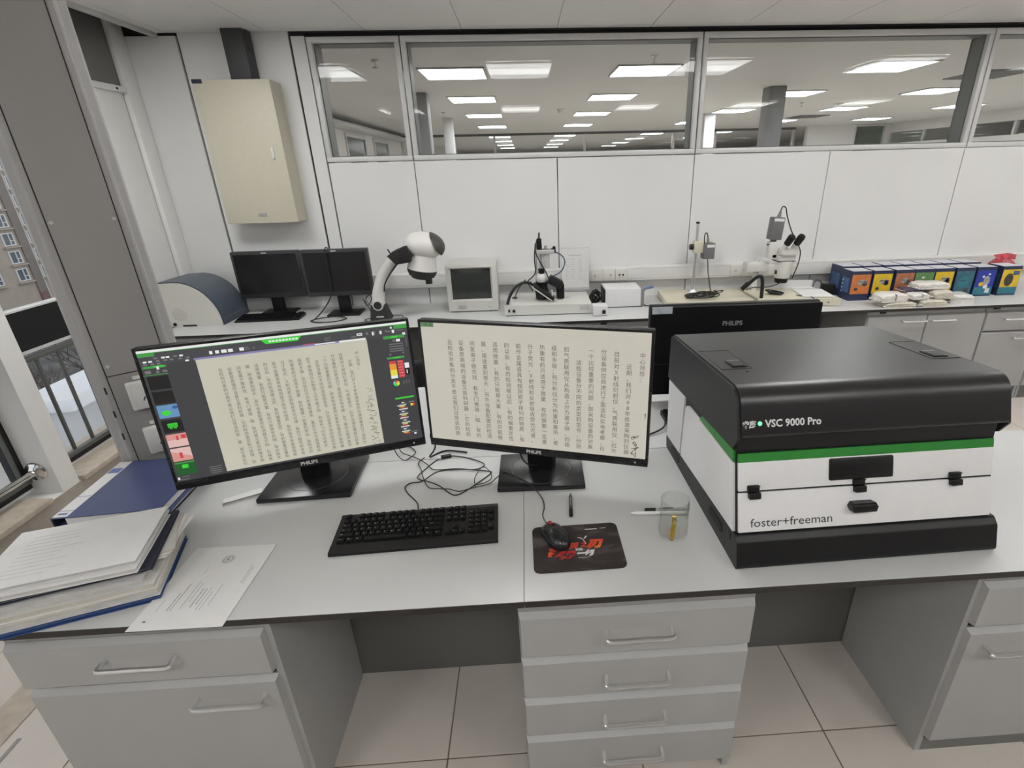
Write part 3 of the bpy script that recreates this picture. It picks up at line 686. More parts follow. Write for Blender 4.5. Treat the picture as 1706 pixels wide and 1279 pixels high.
    for k in range(26):
        v = .66+.011*k; w_ = .006+.014*abs(math.sin(k*.9)); u = .932+rnd.uniform(-.004, .004)
        quad_uv(ui, u-w_, v, u+w_, v+.007, Y2, (0, 4, 0, 8, 6, 0, 4)[k % 7])
    quad_uv(ui, .962, .66, .985, .672, Y2, 4); quad_uv(ui, .968, .68, .978, .7, Y2, 8); quad_uv(ui, .978, .68, .988, .7, Y2, 6); quad_uv(ui, .955, .925, .985, .932, Y2, 4); quad_uv(ui, .966, .94, .976, .955, Y2, 0)
    # status text bottom left
    for k in range(4): quad_uv(ui, .125, .925+.016*k, .125+.045-.004*(k % 2), .931+.016*k, Y2, 4)
    quad_uv(ui, .005, .965, .012, .985, Y2, 0); quad_uv(ui, .02, .963, .05, .968, Y2, 4); quad_uv(ui, .014, .984, .045, .99, Y2, 4)
    parts = {}
    for f, mi in zip(ui.f, ui.m):
        c = sum((Vector(ui.v[i]) for i in f), Vector())/len(f); u, v = c.x/SW+.5, .5-c.z/SH
        nm = 'title_bar' if v < .05 else 'tool_block' if u < .16 and v < .19 else 'status_text' if u < .2 and v > .9 else 'tool_palette' if u > .885 and v > .09 else 'toolbar'
        q_ = parts.setdefault(nm, MB()); o = len(q_.v); q_.v += [ui.v[i] for i in f]; q_.f.append(tuple(range(o, o+len(f)))); q_.m.append(mi); q_.sm.append(False)
    for nm, q_ in parts.items(): tag(q_.obj(nm, mats, sc), kind='stuff')
    # thumbnails
    th = [(.186,.283,[S_BLK]),(.297,.39,[S_BLK]),(.400,.497,[S_BLU, S_GRN2, S_DBL]),(.512,.61,[S_BLK, S_GRN2]),(.624,.724,[S_PK2, S_PNK, S_RED]),(.735,.838,[S_PK2, S_PNK, S_RED]),(.848,.95,[S_DGR, S_GRN2, S_GRN])]
    for k, (v0, v1, ms) in enumerate(th):
        m = MB(); quad_uv(m, .009, v0, .079, v1, Y2, 0); dv = v1-v0
        if k == 2:
            for a, b, c, rr, mi in ((.036, v0+.62*dv, 0, .011, 1), (.07, v0+.25*dv, 0, .007, 2)):
                cx, cz = (a-.5)*SW, (.5-b)*SH
                m.add([(cx, Y2-.0002, cz)]+[(cx+rr*math.cos(i*PI/8), Y2-.0002, cz+rr*.7*math.sin(i*PI/8)) for i in range(16)], [(0, i+1, (i+1) % 16+1) for i in range(16)], mi)
        if k == 3:
            for i in range(7): quad_uv(m, .027+.005*i, v0+(.28 if i % 2 else .33)*dv, .0305+.005*i, v0+(.72 if i % 3 else .62)*dv, Y2-.0002, 1)
            quad_uv(m, .027, v0+.3*dv, .061, v0+.38*dv, Y2-.0002, 1)
        if k == 4: quad_uv(m, .009, v0+.0*dv, .079, v0+.45*dv, Y2-.0001, 1); quad_uv(m, .042, v0+.15*dv, .05, v0+.5*dv, Y2-.0002, 2); quad_uv(m, .06, v0+.12*dv, .077, v0+.4*dv, Y2-.0002, 2)
        if k == 5:
            m.add([((u-.5)*SW, Y2-.0001, (.5-v)*SH) for u, v in ((.009, v0+.2*dv), (.079, v0+.75*dv), (.079, v1), (.009, v1))], [(0,1,2,3)], 1); quad_uv(m, .036, v0+.35*dv, .047, v0+.78*dv, Y2-.0002, 2)
        if k == 6: quad_uv(m, .032, v0+.2*dv, .054, v0+.5*dv, Y2-.0002, 1); quad_uv(m, .009, v0, .079, v0+.1*dv, Y2-.0001, 2)
        m.obj('thumbnail', ms, sc)
    d = MB(); quad_uv(d, .183, .106, .826, .984, Y2); doc = d.obj('document_image', [S_DOC], sc)
    g = MB(); glyph_columns(g, .776, .0324, .212, .965, .0115, .0298, {1: .03, 5: 0}, Y2-.0003)
    tag(g.obj('document_text', [S_INK], doc), kind='stuff')
    h_ = MB(); rnd = random.Random(5)
    for (u, v0, v1) in ((.803, .48, .97), (.787, .60, .97)):
        v = v0
        while v < v1:
            pts = [((u-.5+rnd.uniform(-.012, .012))*SW, Y2-.0004, (.5-v-rnd.uniform(0, .03))*SH) for _ in range(4)]
            h_.tube(pts, .0006, n=4, sub=3); v += .033
    h_.obj('handwriting', [S_INK2], doc)
monitor_left()
def monitor_right():
    t, head = monitor_shell('right widescreen desk monitor filled with a scanned page of vertical text columns', (-.003, 1.440, 1.076), math.radians(-16.9), math.radians(-2.0), (.0155, 1.475), math.radians(-1), (.283, .215))
    q = MB(); quad_uv(q, 0, 0, 1, 1, -.0002); sc = q.obj('screen', [S_DOC2], head)
    g = MB(); glyph_columns(g, .969, .0523, .165, .985, .0172, .0462, {0: .02, 1: .065, 2: .02, 3: .008, 4: .005, 5: .055, 6: .005}, -.0005)
    tag(g.obj('document_text', [S_INK2], sc), kind='stuff')
    m = MB(); quad_uv(m, 0, 0, .062, .034, -.0006); quad_uv(m, .02, .01, .03, .022, -.0008, 1); quad_uv(m, .045, .008, .052, .024, -.0008, 1); m.obj('corner_tool', [screen_mat('screen_dull_green', (.10, .20, .10)), S_DGR], sc)
    h_ = MB(); rnd = random.Random(9)
    for v in (.80, .855, .90, .945):
        for _ in range(2):
            pts = [((.955-.5+rnd.uniform(-.018, .018))*SW, -.0006, (.5-v-rnd.uniform(0, .045))*SH) for _ in range(4)]
            h_.tube(pts, .0011, n=4, sub=3)
    h_.tube([((.985-.5)*SW, -.0006, (.5-.63)*SH), ((.992-.5)*SW, -.0006, (.5-.62)*SH), ((.99-.5)*SW, -.0006, (.5-.66)*SH)], .001, n=4)
    h_.obj('handwriting', [S_INK], sc)
monitor_right()
def monitor_rear():
    t = thing('monitor', 'black monitor seen from behind with a paper label on its corner, past the examiner', 'monitor', (.84, 2.03, ZB))
    H = MB().rbox(-.352, .352, -.055, -.030, .045, .428, .006).obj('rear_cover', [mat('deep_black_cover', (.005,.005,.0055), .55, spec=.2)], t)
    MB().rbox(-.352, .352, -.030, -.004, .04, .432, .005).obj('front_frame', [BLACK], t)
    MB().box(-.349, .349, -.0556, -.0545, .185, .1875).obj('cover_seam', [mat('seam_black', (.05,.05,.052), .4)], H)
    g = MB(); text_mb(g, 'PHILIPS', .026, plane_M((-.015, -.0555, .345), (1,0,0), (0,0,1)), 0, 'CENTER', bold=.001); g.obj('logo', [mat('dull_silver_logo', (.30,.30,.31), .4)], H)
    m = MB().rbox(-.348, -.266, -.0568, -.0555, .402, .431, .0004, 1).obj('paper_label', [mat('pale_blue_label', (.62, .68, .74), .6, var=.12, scale=60)], H)
    MB().rbox(-.05, .05, -.085, -.055, .012, .25, .01).obj('neck', [BLACK], t)
    MB().rbox(-.14, .14, -.13, .11, 0, .014, .004).obj('base_plate', [BLACKS], t)
    t.rotation_euler.z = math.radians(-.6)
monitor_rear()

# ------------------------------------------------------------------ keyboards
KEYM = mat('black_keycap', (.008, .008, .009), .45, var=.1, spec=.2); LEG = mat('white_key_legend', (.62, .62, .62), .5)
_keymesh = {}
def keycap(w, d=.0165):
    k = (round(w, 4), d)
    if k not in _keymesh:
        h = .0065; a, b = w/2, d/2; i = .0022
        _keymesh[k] = MB().add([(-a,-b,0),(a,-b,0),(a,b,0),(-a,b,0),(-a+i,-b+i,h),(a-i,-b+i,h),(a-i,b-i*.6,h),(-a+i,b-i*.6,h)],
                               [(4,5,6,7),(0,1,5,4),(1,2,6,5),(2,3,7,6),(3,0,4,7)]).mesh('key', [KEYM])
    return _keymesh[k]
ROWS = [['Esc','','F1','F2','F3','F4','_','F5','F6','F7','F8','_','F9','F10','F11','F12'], list('`1234567890-=')+['<-:2'], ['Tab:1.5']+list('QWERTYUIOP[]')+['\\:1.5'], ['Caps:1.75']+list("ASDFGHJKL;'")+['Enter:2.25'],
        ['Shift:2.25']+list('ZXCVBNM,./')+['Shift:2.75'], ['Ctrl:1.25','Win:1.25','Alt:1.25',' :6.25','Alt:1.25','Fn:1.25','Me:1.25','Ctrl:1.25']]
def keyboard_main():
    t = thing('keyboard', 'full-size black keyboard with white key legends in front of the monitors', 'keyboard', (-.3455, 1.209, ZB), math.radians(2.4))
    W, D = .228, .0765
    # wedge body, higher at the back, with palm rest
    prof = [(-D, 0), (-D, .008), (-D+.004, .011), (-D+.032, .0135), (-D+.034, .0125), (D-.010, .0205), (D-.008, .023), (D, .022), (D+.002, .018), (D, 0)]
    MB().prism(prof, 'x', -W, W).obj('body', [BLACK], t)
    sl = math.atan((.0205-.0125)/(2*D-.044)); y0 = -D+.036
    leg = MB(); U = .0192
    def zat(y): return .0125+(y-(-D+.034))*math.tan(sl)
    def put(u0, w, row, name=''):
        y = y0+.009+(5-row)*.0186+(.004 if row == 0 else 0); x = -W+.012+u0*U+w*U/2
        o = bpy.data.objects.new('key', keycap(w*U-.0022)); COL.objects.link(o); o.parent = t
        o.location = (x, y, zat(y)-.0005); o.rotation_euler = (sl, 0, 0)
        if name and name != ' ':
            M = Matrix.Translation((x, y, zat(y)+.0062)) @ Matrix.Rotation(sl, 4, 'X')
            text_mb(leg, name, .0058 if len(name) == 1 else .0042, Matrix.Translation((-w*U/2+.0045, .0, .0)) @ M, 0, 'LEFT', res=1)
    for r_, row in enumerate(ROWS):
        u = 0
        for k in row:
            if k == '': u += 1; continue
            if k == '_': u += .5; continue
            nm, w_ = (k.split(':')+['1'])[:2] if ':' in k and len(k) > 1 else (k, '1')
            put(u, float(w_), r_, nm); u += float(w_)
    for r_, row in enumerate((('Prt','Scr','Pau'), ('Ins','Hm','PU'), ('Del','End','PD'))):
        for i, k in enumerate(row): put(15.35+i, 1, r_, k)
    put(16.35, 1, 4, '^'); [put(15.35+i, 1, 5, k) for i, k in enumerate('<v>')]
    for r_, row in enumerate((('Num','/','*','-'), '789', '456', '123', ('0:2', '.'))):
        u = 18.65
        for k in row:
            nm, w_ = (k.split(':')+['1'])[:2]; put(u, float(w_), r_+1, nm); u += float(w_)
    for r_, k in ((2.5, '+'), (4.5, 'En')): put(21.65, 1, r_, k)
    tag(leg.obj('key_legends', [LEG], t), kind='stuff')
    c = MB(); pts = [(-.362,1.300),(-.375,1.348),(-.413,1.399),(-.431,1.436),(-.417,1.46),(-.381,1.468),(-.339,1.522),(-.271,1.528),(-.209,1.522),(-.181,1.544),(-.196,1.57),(-.258,1.611),(-.314,1.625),(-.348,1.606),(-.382,1.546),(-.4,1.493),(-.39,1.473),(-.359,1.458),(-.322,1.437),(-.283,1.394),(-.261,1.378),(-.235,1.393),(-.198,1.436),(-.156,1.493),(-.161,1.508),(-.204,1.515),(-.271,1.53),(-.335,1.529),(-.359,1.536),(-.386,1.571),(-.43,1.614),(-.483,1.65),(-.505,1.689)]
    Mi = (Matrix.Translation((-.3455, 1.209, ZB)) @ Matrix.Rotation(math.radians(2.4), 4, 'Z')).inverted()
    zz = [.012]+[.0022]*6+[.004]*4+[.0022]*4+[.006]*3+[.0022]*7+[.005]*4+[.008]*4+[.004]*4
    c.tube([Mi @ Vector((x, y, ZB+zz[i])) for i, (x, y) in enumerate(pts)], .0019, n=6, sub=5); c.obj('cable', [CABLE], t)
keyboard_main()
def keyboard_simple(label, x, y, rz, scale=1, z=ZB):
    t = thing('keyboard', label, 'keyboard', (x, y, z), rz)
    W, D = .22*scale, .073
    MB().prism([(-D, 0), (-D, .008), (-D+.02, .012), (D-.01, .022), (D, .02), (D, 0)], 'x', -W, W).obj('body', [BLACK], t)
    k = MB(); a = math.atan(.010/(2*D-.03))
    for r_ in range(6):
        n = 22
        for i in range(n):
            if i in (15, 19) : continue
            yy = -D+.028+r_*.019; zz = .0135+(yy+D-.02)*.085
            k.box(-W+.008+i*.0195*scale, -W+.008+i*.0195*scale+.0165*scale, yy, yy+.0155, zz, zz+.006)
    tag(k.obj('keys', [KEYM], t), kind='stuff')
    return t
keyboard_simple('black keyboard lying beside the document examiner, mostly hidden', .745, 1.815, math.radians(2))
keyboard_simple('black keyboard on the back bench below the two dark monitors', -1.862, 3.695, math.radians(2))

# ------------------------------------------------------------------ mouse, pad, pens, mug, papers
def mouse_pad():
    t = thing('mouse_pad', 'dark printed mouse pad with red and white lettering', 'mouse pad', (.1025, 1.107, ZB), math.radians(.8))
    PADM = ramp_mat('smoky_pad_print', [(.3, (.016,.011,.011)), (.52, (.035,.024,.024)), (.70, (.12,.10,.10))], scale=9, rough=.75, stretch=(1, 2.2, 1))
    W, D, R = .121, .0905, .018; poly = []
    for cx, cy, a0 in ((W-R, D-R, 0), (-W+R, D-R, 90), (-W+R, -D+R, 180), (W-R, -D+R, 270)):
        for k in range(7): a = math.radians(a0+15*k); poly.append((cx+R*math.cos(a), cy+R*math.sin(a)))
    MB().prism(poly, 'z', 0, .003).obj('mat', [PADM], t)
    RED = ramp_mat('red_orange_print', [(.35, (.55,.03,.02)), (.6, (.75,.10,.02)), (.75, (.8,.28,.03))], scale=26, rough=.7); WH = mat('white_print', (.75,.72,.72), .7); RD2 = mat('red_print', (.60,.03,.03), .7)
    Z = .0034
    g = MB()
    text_mb(g, '疾', .040, Matrix.Translation((-.083, -.032, Z)) @ Matrix.Rotation(.12, 4, 'Z'), 0, shear=.3, bold=.0022, fit=.056); text_mb(g, '风', .026, Matrix.Translation((-.024, -.008, Z)), 0, shear=.3, bold=.0016, fit=.030)
    text_mb(g, '之', .020, Matrix.Translation((.008, -.002, Z)), 0, shear=.3, bold=.0013, fit=.020); text_mb(g, '刃', .036, Matrix.Translation((.027, -.006, Z)), 0, shear=.3, bold=.0028, fit=.050)
    g.obj('red_lettering', [RED], t)
    g = MB(); text_mb(g, '燃爆', .028, Matrix.Translation((-.055, -.043, Z+.0002)), 0, shear=.15, bold=.0018, fit=.048); g.obj('red_lettering', [RD2], t)
    g = MB(); text_mb(g, '一切', .022, Matrix.Translation((-.006, -.037, Z+.0002)), 0, shear=.35, bold=.002, fit=.05)
    text_mb(g, '烈', .010, Matrix.Translation((-.007, -.017, Z)), 0, bold=.0003); text_mb(g, '焰', .010, Matrix.Translation((.003, -.017, Z)), 0, bold=.0003)
    g.box(-.003, .03, -.0455, -.0448, Z, Z+.0002)
    text_mb(g, 'RAZERPAD', .0072, Matrix.Translation((.026, .066, Z)), 0, shear=.3, bold=.0003) if False else g.box(.028, .063, .0655, .0685, Z, Z+.0002)
    g.box(.070, .088, .0675, .0693, Z, Z+.0002)
    g.tube([(.004, .034, Z), (.014, .030, Z), (.021, .018, Z), (.024, .006, Z)], .0011, n=4); g.tube([(.022, .029, Z), (.026, .034, Z), (.029, .038, Z)], .0022, n=4)
    g.obj('white_lettering', [WH], t)
mouse_pad()
def mouse():
    t = thing('mouse', 'black wired computer mouse on the corner of the mouse pad', 'mouse', (.045, 1.1435, ZB+.003), math.radians(24))
    bm = bmesh.new(); bmesh.ops.create_uvsphere(bm, u_segments=28, v_segments=16, radius=1)
    for v in bm.verts:
        x, y, z = v.co
        wx = .0345*(1-.12*math.exp(-((y)/.35)**2)); yy = y*.059
        hz = .036*(1-.25*max(0, y)) if z > 0 else .004
        v.co = Vector((x*wx*(abs(x)**-.12 if abs(x) > 1e-4 else 1), yy, max(z, -.6)*hz+.003))
    MB().bm(bm, smooth=True).obj('body', [BLACKS], t)
    MB().rbox(-.0006, .0006, .006, .05, .0315, .034, .0003, 1, M=Matrix.Rotation(math.radians(-18), 4, 'X')).obj('button_gap', [JOINT], t)
    MB().cyl((-.004, .033, .027), (.004, .033, .027), .0085, n=16).obj('scroll_wheel', [mat('red_rubber', (.45,.03,.02), .5)], t)
    Mi = (Matrix.Translation((.045, 1.1435, ZB+.003)) @ Matrix.Rotation(math.radians(24), 4, 'Z')).inverted()
    pts = [(.025,1.19,.010),(.013,1.248,.0035),(.019,1.286,.0025),(.016,1.328,.0025),(-.002,1.372,.006),(-.02,1.39,.0195),(-.059,1.434,.0185),(-.105,1.473,.0185),(-.132,1.452,.012),(-.156,1.432,.003),(-.2,1.415,.003),(-.224,1.406,.003),(-.251,1.394,.005),(-.285,1.408,.006),(-.319,1.415,.005),(-.354,1.429,.003),(-.38,1.483,.007),(-.398,1.54,.006),(-.416,1.587,.003),(-.40,1.62,.003)]
    MB().tube([Mi @ Vector((x, y, ZB+z)) for x, y, z in pts], .0016, n=6).obj('cable', [CABLE], t)
mouse()
def loose_cables():
    def cab(label, pts, r=.0018):
        m = MB().tube([(x, y, z) for x, y, z in pts], r, n=6); return tag(m.obj('cable', [CABLE]), label, 'cable')
    z = ZB+.0045
    cab('thin black cable looped in a ring beside the right monitor foot', [(-.200,1.415,z),(-.206,1.45,z+.004),(-.201,1.484,z+.006),(-.183,1.522,z+.008),(-.160,1.495,z+.008),(-.150,1.455,z+.006),(-.168,1.428,z+.006),(-.20,1.418,z+.006)], .0015)
    cab('black cable hanging behind the left monitor chin', [(-.50,1.62,.87),(-.495,1.60,.80),(-.47,1.60,z+.004),(-.45,1.625,z),(-.44,1.66,z),(-.47,1.70,z),(-.55,1.72,z)])
    cab('black cable drooping below the right monitor chin', [(-.055,1.50,.86),(-.05,1.495,.815),(-.03,1.49,.785),(.005,1.495,.778),(.02,1.52,.80),(.02,1.54,.86)], .003)
    cab('black cable running from right monitor to the document examiner', [(.16,1.62,z),(.30,1.665,z),(.42,1.70,z),(.50,1.74,z+.01),(.52,1.80,z+.02)], .0035)
    cab('black cable tangle hanging between the two desk monitors', [(-.345,1.575,.90),(-.36,1.58,.86),(-.35,1.59,.82),(-.36,1.60,.79),(-.38,1.62,z),(-.33,1.66,z),(-.25,1.64,z)], .003)
loose_cables()
def usb_plug():
    t = thing('usb_adapter', 'small black usb adapter with silver plug on the worktop between the monitors', 'adapter', (-.327, 1.615, ZB), .3)
    MB().rbox(-.014, .024, -.008, .008, 0, .011, .003).obj('body', [BLACK], t); MB().rbox(-.026, -.013, -.006, .006, .0025, .0085, .0008).obj('connector', [STEEL], t)
usb_plug()

def pen(label, p0, p1, r, mats, kind):
    p0, p1 = Vector(p0), Vector(p1); L = (p1-p0).length
    t = thing(kind, label, 'pen', p0, math.atan2((p1-p0).y, (p1-p0).x))
    M = Matrix.Rotation(PI/2, 4, 'Y')
    if kind == 'stylus':
        MB().lathe([(0, 0), (.0012, .002), (r*.95, .018), (r, .022), (r, L-.002), (r*.8, L), (0, L)], M=Matrix.Translation((0,0,r)) @ M, n=14).obj('barrel', [mats[0]], t)
    else:
        MB().lathe([(0, L), (.001, L), (r*.55, L-.012), (r, L-.02), (r, .03), (0, .03)], M=Matrix.Translation((0,0,r)) @ M, n=12).obj('barrel', [mats[0]], t)
        MB().lathe([(0, 0), (r*.85, 0), (r*1.12, .003), (r*1.12, .032), (0, .032)], M=Matrix.Translation((0,0,r)) @ M, n=12).obj('grip', [mats[1]], t)
        MB().rbox(.045, .085, -.002, .002, 2*r-.0008, 2*r+.0012, .0006).obj('clip', [mats[2]], t)
    return t
pen('dark grey ballpoint pen lying on the worktop above the mouse pad', (.0965, 1.236, ZB), (.104, 1.352, ZB), .0052, [mat('dark_grey_plastic', (.05,.05,.055), .35), BLACK, mat('smoke_grey', (.25,.25,.26), .3)], 'pen')
pen('white stylus lying behind the glass mug', (.270, 1.234, ZB), (.436, 1.222, ZB), .0056, [mat('glossy_white', (.88,.88,.88), .2)], 'stylus')
pen('black pen with pale barrel lying behind the white stylus', (.318, 1.2475, ZB), (.455, 1.240, ZB), .0045, [mat('clear_grey_barrel', (.45,.45,.46), .25), BLACK, BLACK], 'pen')
def mug():
    t = thing('glass_mug', 'clear glass mug with amber handle beside the document examiner', 'mug', (.374, 1.14, ZB))
    G = pane_mat('clear_glass', (.965, .97, .96), 1.52); A = glass_mat('amber_glass', (.80, .52, .06), .05)
    R, Hh, w_ = .0405, .118, .0022
    MB().lathe([(0, 0), (R*.86, 0), (R*.97, .004), (R, .014), (R*.97, .05), (R*.955, Hh-.004), (R*.96, Hh-.0008), (R*.945, Hh), (R*.955-w_, Hh-.001), (R*.97-w_, .05), (R-w_, .014), (R*.9-w_, .007), (0, .006)], n=40).obj('cup', [G], t)
    MB().tube([(-.012, -R*.95, .086), (-.016, -R-.014, .084), (-.021, -R-.022, .066), (-.022, -R-.023, .046), (-.020, -R-.016, .029), (-.016, -R*.96, .026)], .0055, n=10, rs=[.0055, .0055, .006, .006, .006, .0062]).obj('handle', [A], t)
mug()
def desk_papers():
    t = thing('document', 'white a4 document with seal and printed lines overhanging the worktop edge', 'document', (-.842, 1.049, ZB), math.radians(-.3))
    W, D = .1085, .1395; sh = MB()
    for k in range(3):
        n = 8; o = .0012*k
        sh_pts = [(-D-o*.8+(2*D)*i/n, .0006+.0009*k) for i in range(n+1)]
        vs = [(-W+.002*k*.6, y, z) for y, z in sh_pts]+[(W, y, z) for y, z in sh_pts]
        vs += [(x, y, z+.0008) for x, y, z in vs]; m_ = n+1
        fs = []
        for i in range(n): fs += [(i, i+1, m_+i+1, m_+i), (2*m_+i, 3*m_+i, 3*m_+i+1, 2*m_+i+1)]
        fs += [(0, m_, 3*m_, 2*m_), (n, 2*m_+n, 3*m_+n, m_+n)]
        fs += [(i, 2*m_+i, 2*m_+i+1, i+1) for i in range(n)]+[(m_+i, m_+i+1, 3*m_+i+1, 3*m_+i) for i in range(n)]
        sh.add(vs, fs)
    sh.obj('sheets', [PAPER], t)
    ink = MB(); Z = .0036
    # seal
    for rr in (.0155, .0125, .0065):
        n = 28; ring = [(.005+rr*math.cos(2*PI*i/n), .085+rr*math.sin(2*PI*i/n)) for i in range(n)]
        ring2 = [(.005+(rr-.0009)*math.cos(2*PI*i/n), .085+(rr-.0009)*math.sin(2*PI*i/n)) for i in range(n)]
        ink.add([(x, y, Z) for x, y in ring]+[(x, y, Z) for x, y in ring2], [(i, (i+1) % n, n+(i+1) % n, n+i) for i in range(n)])
    for k in range(14):
        a = 2*PI*k/14; ink.add([(.005+r_*math.cos(a+d_), .085+r_*math.sin(a+d_), Z) for r_, d_ in ((.0085, -.08), (.0115, -.08), (.0115, .08), (.0085, .08))], [(0,1,2,3)])
    for k in range(5):
        a = PI/2+2*PI*k/5; ink.add([(.005, .085, Z), (.005+.0018*math.cos(a-.6), .085+.0018*math.sin(a-.6), Z), (.005+.0055*math.cos(a), .085+.0055*math.sin(a), Z), (.005+.0018*math.cos(a+.6), .085+.0018*math.sin(a+.6), Z)], [(0,1,2,3)])
    rnd = random.Random(4)
    def vline(x, y0, y1, w_):
        y = y0
        while y < y1:
            L = rnd.uniform(.004, .011); ink.box(x-w_/2, x+w_/2, y, min(y+L, y1), Z-.0002, Z); y += L+.0012
    for x, y0, y1, w_ in ((-.042, -.085, .0, .0014), (-.050, -.085, -.03, .0016), (-.022, -.082, .008, .0009), (-.012, -.06, .0, .0009), (.0, -.078, -.018, .0018), (.009, -.070, -.02, .0016), (.018, -.088, -.015, .0009), (.027, -.088, -.03, .0009), (.040, -.075, -.005, .0009), (.082, -.005, .06, .0009), (.088, -.01, .05, .0008), (-.075, -.085, -.05, .0007), (-.03, .035, .06, .0006)):
        vline(x, y0, y1, w_)
    ink.box(-.085, -.078, -.118, -.113, Z-.0002, Z)
    ink.obj('print', [INK], t)
    t = thing('folded_slip', 'folded white paper slip beside the left monitor foot', 'paper', (-.947, 1.432, ZB), math.radians(30))
    MB().add([(-.055,-.028,.001),(.055,-.030,.001),(.057,.022,.001),(-.052,.020,.001),(-.053,-.022,.010),(.056,-.024,.009),(.057,.022,.002),(-.052,.020,.002)], [(0,1,2,3),(4,5,6,7),(0,4,7,3),(1,2,6,5),(2,3,7,6)]).obj('lower_fold', [PAPER], t)
    MB().add([(-.053,-.022,.0102),(.056,-.024,.0092),(.052,.014,.0045),(-.05,.012,.005),(-.053,-.022,.011),(.056,-.024,.010),(.052,.014,.0052),(-.05,.012,.0057)], [(0,1,2,3),(4,5,6,7),(0,1,5,4),(1,2,6,5),(2,3,7,6),(3,0,4,7)]).obj('upper_fold', [PAPER], t)
desk_papers()
def slab(name, label, cat, c, w, d, z0, z1, rz, m, sides=None, group=None, round_=0.0, cover=None, sag=0):
    t = thing(name, label, cat, (c[0], c[1], z0), math.radians(rz), group); h = z1-z0
    W, D = w/2, d/2
    if cover:
        ct = min(.0025, h*.2)
        MB().rbox(-W+.004, W-.004, -D+.004, D-.004, ct, h-ct, .001, 1).obj('pages', [sides or PAPER2], t)
        MB().rbox(-W, W, -D, D, 0, ct, .0008, 1).obj('back_cover', [cover], t); MB().rbox(-W, W, -D, D, h-ct, h, .0008, 1).obj('front_cover', [m], t)
    else:
        k = MB(); n = max(1, int(h/.006))
        rnd = random.Random(int(abs(c[0]*1000+z0*3000)))
        for i in range(n):
            dx, dy = rnd.uniform(-.002, .002), rnd.uniform(-.002, .002)
            k.rbox(-W+dx, W+dx, -D+dy, D+dy, h*i/n+.0001, h*(i+1)/n, .0006, 1, m=i % 2)
        k.obj('sheets', [m, sides or m], t)
    return t
def paper_stack():
    cx, cy = -1.128, 1.085
    g = 'stack of reports on the left end of the bench'
    # blue ring binder cover lowest, reports above fanned out
    slab('folder', 'royal blue folder at the bottom of the near stack of reports', 'folder', (-1.131, 1.066), .350, .244, ZB, ZB+.012, 18, ROYAL, ROYAL, g, cover=ROYAL)
    slab('report', 'thick cream-edged report lying directly on the royal blue folder', 'report', (-1.134, 1.073), .345, .25, ZB+.0125, ZB+.032, 18, PAPER3, PAPER2, g, cover=PAPER2)
    slab('report', 'grey report third from the bottom of the near stack', 'report', (-1.137, 1.076), .345, .25, ZB+.0325, ZB+.050, 17.5, PAPER2, PAPER3, g, cover=PAPER)
    slab('report', 'report with shiny plastic cover in the middle of the near stack', 'report', (-1.150, 1.082), .335, .245, ZB+.0505, ZB+.067, 15.5, mat('clear_film_cover', (.55,.55,.55), .12, coat=.5), PAPER2, g, cover=PAPER2)
    fan = thing('loose_sheets', 'loose sheets fanned out at the right side of the near stack', 'papers', (-1.04, 1.11, ZB+.0675), 0)
    for k, (m_, a_) in enumerate(((PAPER, 14), (PAPER3, 18.5), (PAPER, 23), (mat('pinkish_sheet', (.58,.50,.48), .85), 27), (PAPER2, 31))):
        M = Matrix.Rotation(math.radians(a_), 4, 'Z'); n = 8; vs = []
        for i in range(n+1):
            y = -.055+.175*i/n; bend = .012*(i/n)**2
            for x in (-.01, .086+bend): vs.append(M @ Vector((x, y, .0009*k+.0002)))
        vs += [v+Vector((0, 0, .0007)) for v in vs]; q_ = 2*(n+1); fs = []
        for i in range(n):
            fs += [(2*i, 2*i+1, 2*i+3, 2*i+2), (q_+2*i, q_+2*i+2, q_+2*i+3, q_+2*i+1), (2*i+1, q_+2*i+1, q_+2*i+3, 2*i+3), (2*i, 2*i+2, q_+2*i+2, q_+2*i)]
        fs += [(0, q_, q_+1, 1), (2*n, 2*n+1, q_+2*n+1, q_+2*n)]
        MB().add(vs, fs).obj('sheet', [m_], fan)
    slab('folder', 'dark navy folder just beneath the top report of the near stack', 'folder', (-1.138, 1.098), .325, .25, ZB+.0725, ZB+.079, 18, NAVYD, PAPER, g, cover=NAVYD)
    slab('report', 'white report lying second from the top of the near stack', 'report', (-1.160, 1.084), .335, .24, ZB+.0795, ZB+.0935, 15.5, PAPER, PAPER2, g, cover=PAPER)
    t = slab('report', 'topmost white report with faint printed lines on the near stack', 'report', (-1.160, 1.093), .328, .23, ZB+.094, ZB+.106, 15.5, PAPER, PAPER2, g, cover=PAPER)
    ink = MB(); rnd = random.Random(8); FI = mat('faint_print', (.62,.615,.61), .85)
    for k in range(11):
        y = -.085+.016*k
        ink.box(-.12, -.01+rnd.uniform(-.03, .02), y, y+.0025, .0121, .0123)
    ink.obj('print', [FI], t)
    # far pile with the blue binder on top
    g2 = 'pile under the blue binder'
    slab('folder', 'dark folder at the bottom of the pile under the blue binder', 'folder', (-1.262, 1.425), .27, .29, ZB, ZB+.014, 3, NAVYD, PAPER2, g2, cover=NAVYD)
    slab('report', 'crumpled white papers in the pile just under the blue binder', 'papers', (-1.268, 1.42), .275, .285, ZB+.0145, ZB+.035, 5, PAPER, PAPER2, g2)
    t = thing('ring_binder', 'blue ring binder with white spine label lying on the far pile', 'binder', (-1.245, 1.43, ZB+.0355), math.radians(4.5))
    W, D, h = .144, .155, .036
    MB().rbox(-W, W, -D, D, h-.003, h, .001, 1).rbox(-W, W, -D, D, 0, .003, .001, 1).obj('cover', [NAVY], t)
    MB().rbox(-W-.001, -W+.004, -D, D, .0, h, .001, 1).obj('spine', [NAVYD], t)
